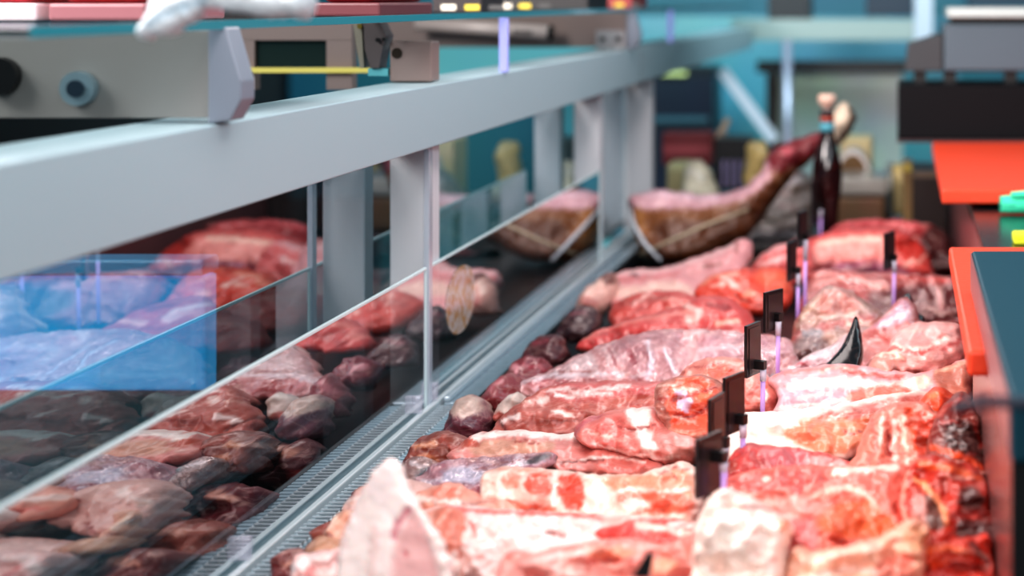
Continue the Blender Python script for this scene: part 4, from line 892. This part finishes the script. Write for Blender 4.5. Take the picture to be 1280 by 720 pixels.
M('plastic_bag', 'whitish plastic-wrapped parcel below the ham shank', 'parcel', [(880, 325), (905, 300), (935, 272), (960, 240), (985, 216), (1005, 214), (1018, 228), (1020, 265), (1012, 300), (980, 318), (930, 330)], 5.35, 5.5, .08, '#a8a49c',
  [('e', (992, 232), (12, 10), '#e2e0de', 3), ('l', [(960, 250), (985, 262), (1005, 260)], 5, '#c9c6c0', 2), ('p', [(900, 305), (990, 290), (1010, 305), (930, 328)], 8, '#5f6468', 0), ('e', (996, 240), (6, 4), '#8c7a58', -1), ('l', [(940, 280), (985, 278)], 5, '#8d887e', -2)], film=True, seed=64, bumps=5)
M('salami', 'dark red salami end lying under the wrapped parcel', 'sausage', [(925, 345), (950, 322), (985, 305), (1018, 290), (1024, 310), (1010, 335), (970, 350)], 4.95, 5.05, .05, '#5a2228', [('l', [(950, 328), (1000, 308)], 5, '#7c3a40', 1)], seed=65, bumps=2)
# cut cheese wheel
t = thing('brie_half', W(1072, 222, 5.8), 'cut cheese wheel with white rind and brown face, right of the bottle', 'cheese')
r0 = 22 * 5.8 / F; cc0 = W(1066, 222, 5.8)
hp = [(cc0.x + r0 * math.cos(a), cc0.z + r0 * 1.55 * math.sin(a)) for a in [math.pi * k / 20 for k in range(21)]]
obj('stand_block', box(cc0.x - r0, cc0.x + r0, 5.81, 5.94, DECK + .001, cc0.z - .001), mat('blk_stand', '#6a5a4c', .6), t)
obj('rind', prism(hp, 5.8, 5.95, .004), mat('rind_white', '#d9d4d0', .5), t)
hp = [(cc0.x + r0 * .78 * math.cos(a), cc0.z + .003 + r0 * 1.25 * math.sin(a)) for a in [math.pi * k / 20 for k in range(21)]]
obj('cut_face', prism(hp, 5.797, 5.7995), mat('face_brown', '#7c5a34', .5, var=.4, bscale=30), t)
block('cheese_block', 'yellowish cheese block on top behind the cut wheel', 'cheese', 1050, 173, 1090, 259, 6.1, .2, 'dcc99a', .012)
t = thing('cheese_parcel', W(1078, 286, 5.5), 'brown wrapped cheese parcel with pale film top, behind the far loins', 'cheese')
obj('parcel_body', pbox(1046, 246, 1106, 288, 5.5, .25, .012), mat('parcel_tan', '#8d6a4e', .4, var=.4, bscale=10, coat=.4), t)
obj('parcel_wrap', pbox(1044, 222, 1110, 245, 5.49, .27, .012), mat('parcel_pale', '#a9a6a0', .3, coat=.6, bump=.6, bscale=25), t)
block('cheese_block', 'narrow yellow cheese piece left of the dark crate', 'cheese', 1116, 208, 1136, 268, 5.75, .12, 'd6bd7c', .006, (.1, .9, 'cdbb88'))
block('wooden_crate', 'dark crate at the far right beneath the scale', 'crate', 1140, 214, 1184, 292, 5.3, .3, '2a1e1c', .004, (.9, 1.0, '6a5a4c'))
block('tan_carton', 'tan carton edge beside the dark crate', 'carton', 1128, 205, 1141, 285, 5.45, .2, '9a7a50', .004, (.88, 1.0, 'd8c060'))
block('glass_jar', 'greyish wrapped jar between parcel and yellow cheese', 'jar', 1106, 205, 1116, 270, 5.9, .08, '8d979a', .01, (.5, .8, 'c7ccc9'))

# ================================================================== right side: serving counter, boards, scale
WZ = ZC - .44
sc_top = mat('worktop_steel', '#32464a', .22, .85, bump=.03, bscale=120)
sc_side = mat('worktop_side', '#8a5a5e', .3, .6, bump=.05, bscale=80)
t = thing('serving_counter', (.6, 4.2, 0), 'dark steel serving counter along the right side', 'counter')
obj('worktop', box(.142, 1.4, 1.98, 6.8, WZ - .02, WZ, .002), sc_top, t)
obj('counter_side', box(.144, 1.38, 1.98, 6.8, .02, WZ - .021), sc_side, t)
t = thing('steel_housing', (.4, 1.9, 0), 'blurred steel housing with teal-black top at the right edge', 'housing')
obj('housing_top', box(.094, 1.0, 1.49, 2.38, ZC - .405, ZC - .35, .004), mat('housing_teal', '#0a3a48', .5, 0, spec=.25), t)  # teal base colour stands in for the reflection on top
obj('housing_side', box(.096, .99, 1.5, 1.97, .02, ZC - .4055), mat('housing_side', '#a87a78', .25, .75, bump=.03, bscale=60), t)  # pinkish base colour stands in for meat mirrored in the steel
obj('housing_side', box(.096, .140, 1.971, 2.38, .02, ZC - .4395), mat('housing_side', '#a87a78', .25, .75), t)
obj('housing_face', box(.094, 1.0, 1.4885, 1.4995, .02, ZC - .4055), black, t)
obj('side_cladding', box(.0925, .0938, 1.5, 2.378, ZC - .404, ZC - .352), mat('housing_clad', '#a6777a', .3, .6), t)  # same mirrored pink put into the cladding colour

orange = mat('orange_board', '#e2492a', .42, bump=.15, bscale=90, var=.12)
zt = ZC - .40
tag(obj('cutting_board', box(.08, .95, 3.6, 4.8, zt - .03, zt, .004), orange), 'orange-red cutting board below the black scale', 'cutting board')
zt2 = ZC - .408
tag(obj('cutting_board', box(.074, .93, 1.985, 2.82, zt2 - .03, zt2, .005), orange), 'orange-red cutting board partly under the steel housing', 'cutting board')
# rolled cloth
cl = thing('rolled_cloth', (.28, 3.52, WZ), 'turquoise rolled cloth on the steel top by the farther board', 'cloth')
xa = W(1251, 0, 3.5).x
obj('roll', tube([(xa, 3.5, WZ + .021), (xa + .05, 3.5, WZ + .022), (xa + .2, 3.49, WZ + .021)], [.017, .020, .019], 16), mat('turquoise_cloth', '#3ccfa2', .8, bump=.8, bscale=60), cl, True)
bm = bmesh.new()
for i in range(4):
    add_tube(bm, [(xa - .003 + .0, 3.5 + .011 * math.cos(i * 1.6), WZ + .021 + .011 * math.sin(i * 1.6)), (xa + .03, 3.5 + .013 * math.cos(i * 1.6), WZ + .021 + .013 * math.sin(i * 1.6))], .006, 8)
obj('fold', bm, mat('cloth_dark', '#1f7a64', .8), cl, True)
obj('loose_fold', tube([(xa + .02, 3.485, WZ + .042), (xa + .09, 3.48, WZ + .046), (xa + .2, 3.48, WZ + .043)], [.006, .009, .009], 12), mat('turquoise_cloth', '#3ccfa2', .8), cl, True)
xs = W(1268, 0, 3.05).x
tag(obj('yellow_sponge', box(xs, xs + .09, 3.06, 3.12, WZ + .0005, WZ + .019, .004), mat('sponge', '#d8dc2a', .8, bump=.8, bscale=150)), 'yellow sponge on the steel top behind the nearer board', 'sponge')

# scale
sc = thing('weighing_scale', (.3, 4.95, WZ), 'black and grey shop weighing scale above the orange board', 'scale')
Y = 4.86; kk = Y / F
X = lambda px: (px - VX) * kk
Zp = lambda py: ZC - py * kk
obj('base_body', box(X(1122), X(1420), Y, Y + .3, Zp(174), Zp(106), .004), mat('scale_black', '#05050a', .6, spec=.2), sc)
obj('base_lip', box(X(1121), X(1420), Y - .004, Y + .3, Zp(178), Zp(174.5), .001), mat('scale_lip', '#5c4a4c', .3, .6), sc)
for px in (1250, 1390): obj('foot', tube([(X(px), Y + .15, WZ + .0005), (X(px), Y + .15, Zp(178.2))], .025, 16), black, sc)
for px in (1150, 1188, 1265, 1330): obj('load_pillar', box(X(px - 8), X(px + 8), Y + .06, Y + .1, Zp(105.5), Zp(90.5)), black, sc)
obj('housing', box(X(1180), X(1420), Y + .02, Y + .3, Zp(90), Zp(30), .008, 3), mat('scale_grey', '#4c5a64', .45), sc)
obj('housing_side', prism([(X(1131), Zp(90)), (X(1179), Zp(90)), (X(1179), Zp(42)), (X(1135), Zp(56))], Y + .03, Y + .28, .003), mat('scale_dark_grey', '#33363a', .45), sc)
obj('plate_support', box(X(1189), X(1420), Y + .05, Y + .28, Zp(29.5), Zp(22.5)), black, sc)
obj('weighing_plate', box(X(1184), X(1420), Y, Y + .3, Zp(22), Zp(9), .003), mat('plate_pale', '#b9c2c0', .3, .5), sc)

# blurred cord
tag(obj('dark_cable', tube([(.035, 1.30, ZC - .311), (.06, 1.30, ZC - .306), (.085, 1.30, ZC - .307), (.12, 1.32, ZC - .312), (.3, 1.45, ZC - .34)], .0045, 8), mat('cord_dark', '#2c2a38', .5), None, True),
    'thin dark blurred cord crossing before the steel housing', 'cord')

# ================================================================== far store
def bg_box(name, lab, cat, px0, py0, px1, py1, Y, D, col, rough=.5, **kw):
    return tag(obj(name, pbox(px0, py0, px1, py1, Y, D), mat(name + '_' + col, '#' + col, rough, **kw)), lab, cat)
t = thing('blue_cabinet', W(850, 300, 9.6), 'dark navy cabinet with shelf line behind the ham', 'cabinet')
obj('cabinet_body', pbox(812, 96, 892, 330, 9.6, .4), mat('navy', '#14243c', .4, var=.5, bscale=3), t)
obj('shelf_line', pbox(814, 146, 885, 153, 9.57, .02), mat('shelf_line', '#4a7484', .4), t)
obj('light_strip', pbox(820, 90, 858, 94, 9.57, .03), mat('strip_pale', '#c8d890', .4, emit='#c8d890', estr=.5), t)
obj('dark_top', pbox(812, 84, 892, 95.5, 9.6, .4), mat('navy_top', '#0d1822', .5), t)
t = thing('framed_panel', W(1040, 300, 9.5), 'pale greenish panel in a black frame behind the scale', 'panel')
obj('panel_sheet', pbox(972, 92, 1128, 330, 9.52, .05), mat('panel_green', '#b4bfb6', .4, var=.6, bscale=2.2), t)
obj('frame_top', pbox(946, 76, 1134, 91, 9.49, .05), black, t)
obj('frame_side', pbox(958, 91.5, 973, 330, 9.49, .03), mat('frame_brown', '#241a18', .5), t)
bg_box('glass_board', 'bright teal glass screen behind the cabinet and panel', 'screen', 700, 20, 1200, 330, 10.5, .05, '5fa9bc', .35, var=.5, bscale=1.5)
tag(obj('steel_pole', tube([W(984, 50.5, 9.02), Vector((W(984, 0, 9.02).x, 9.02, .001))], 6 * 9.02 / F, 14), mat('pole_steel', '#a9a9bc', .3, .5), None, True), 'slim steel pole under the far cross rail', 'pole')
tag(obj('white_post', pbox(1143, -40, 1166, 60, 8.97, .034), mat('white_paint', '#a6acb8', .5)), 'white post rising from the far cross rail by the scale', 'post')
q0, q1 = W(902, 88, 8.2), W(968, 176, 8.2)
dv = (q1 - q0).normalized(); nv = Vector((dv.z, 0, -dv.x)) * (7 * 8.2 / F)
bm = bmesh.new(); vs = []
for yy in (0, .02):
    for p in (q0 + nv, q1 + nv, q1 - nv, q0 - nv): vs.append(bm.verts.new(p + Vector((0, yy, 0))))
for f in ((0, 1, 2, 3), (7, 6, 5, 4), (0, 4, 5, 1), (1, 5, 6, 2), (2, 6, 7, 3), (3, 7, 4, 0)): bm.faces.new([vs[i] for i in f])
tag(obj('white_strut', bm, mat('strut_white', '#cfd3e0', .4)), 'white diagonal strut behind the ham', 'strut')
tag(obj('wooden_spoon', tube([W(866, 247, 6.4), W(896, 180, 6.4), W(910, 148, 6.4)], [.012, .018, .012], 10), mat('wood_pale', '#b59a86', .6), None, True), 'pale wooden stick leaning behind the red carton', 'stick')
bg_box('dark_machine', 'dark machine with green bottle above the far rail', 'machine', 960, -40, 1012, 23.9, 9.03, .3, '10161c')
tag(obj('green_bottle', lathe([(6 * 9.2 / F, W(0, 22, 9.2).z), (6.5 * 9.2 / F, W(0, 10, 9.2).z), (4 * 9.2 / F, W(0, 2, 9.2).z), (3 * 9.2 / F, W(0, -10, 9.2).z)], W(977, 0, 9.2).x, 9.2, 14), mat('green_glass', '#b6cfae', .3), None, True), 'pale green bottle above the far rail', 'bottle')
bg_box('dark_hood', 'dark blue hood shape above the far rail near the white post', 'hood', 1082, -60, 1142, 20, 9.6, .3, '0c2234')
bg_box('dark_hood', 'dark hood at the top right above the scale', 'hood', 1210, -60, 1400, 8, 9.6, .3, '0c2a3c')

# customer side beyond the front glass
t = thing('blue_partition', (-1.75, 2.92, 0), 'blue partition with added glow seen through the front glass at the left', 'partition')
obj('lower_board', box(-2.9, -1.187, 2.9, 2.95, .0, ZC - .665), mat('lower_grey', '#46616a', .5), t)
obj('partition_board', box(-2.9, -1.187, 2.9, 2.95, ZC - .664, ZC - .47, .005), mat('blue_glow', '#2f9edc', .4, var=.3, bscale=5, emit='#1f98d0', estr=1.0), t)  # emission added so the blue board looks luminous
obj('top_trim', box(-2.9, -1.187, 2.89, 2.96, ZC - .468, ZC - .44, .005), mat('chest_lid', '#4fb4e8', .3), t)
tag(obj('dark_shelving', box(-3.6, -3.1, 3.0, 8.5, .02, 2.4, .01), mat('shelving_dark', '#1a1618', .6, var=.5, bscale=3)), 'dark shelving on the customer side of the store', 'shelving')
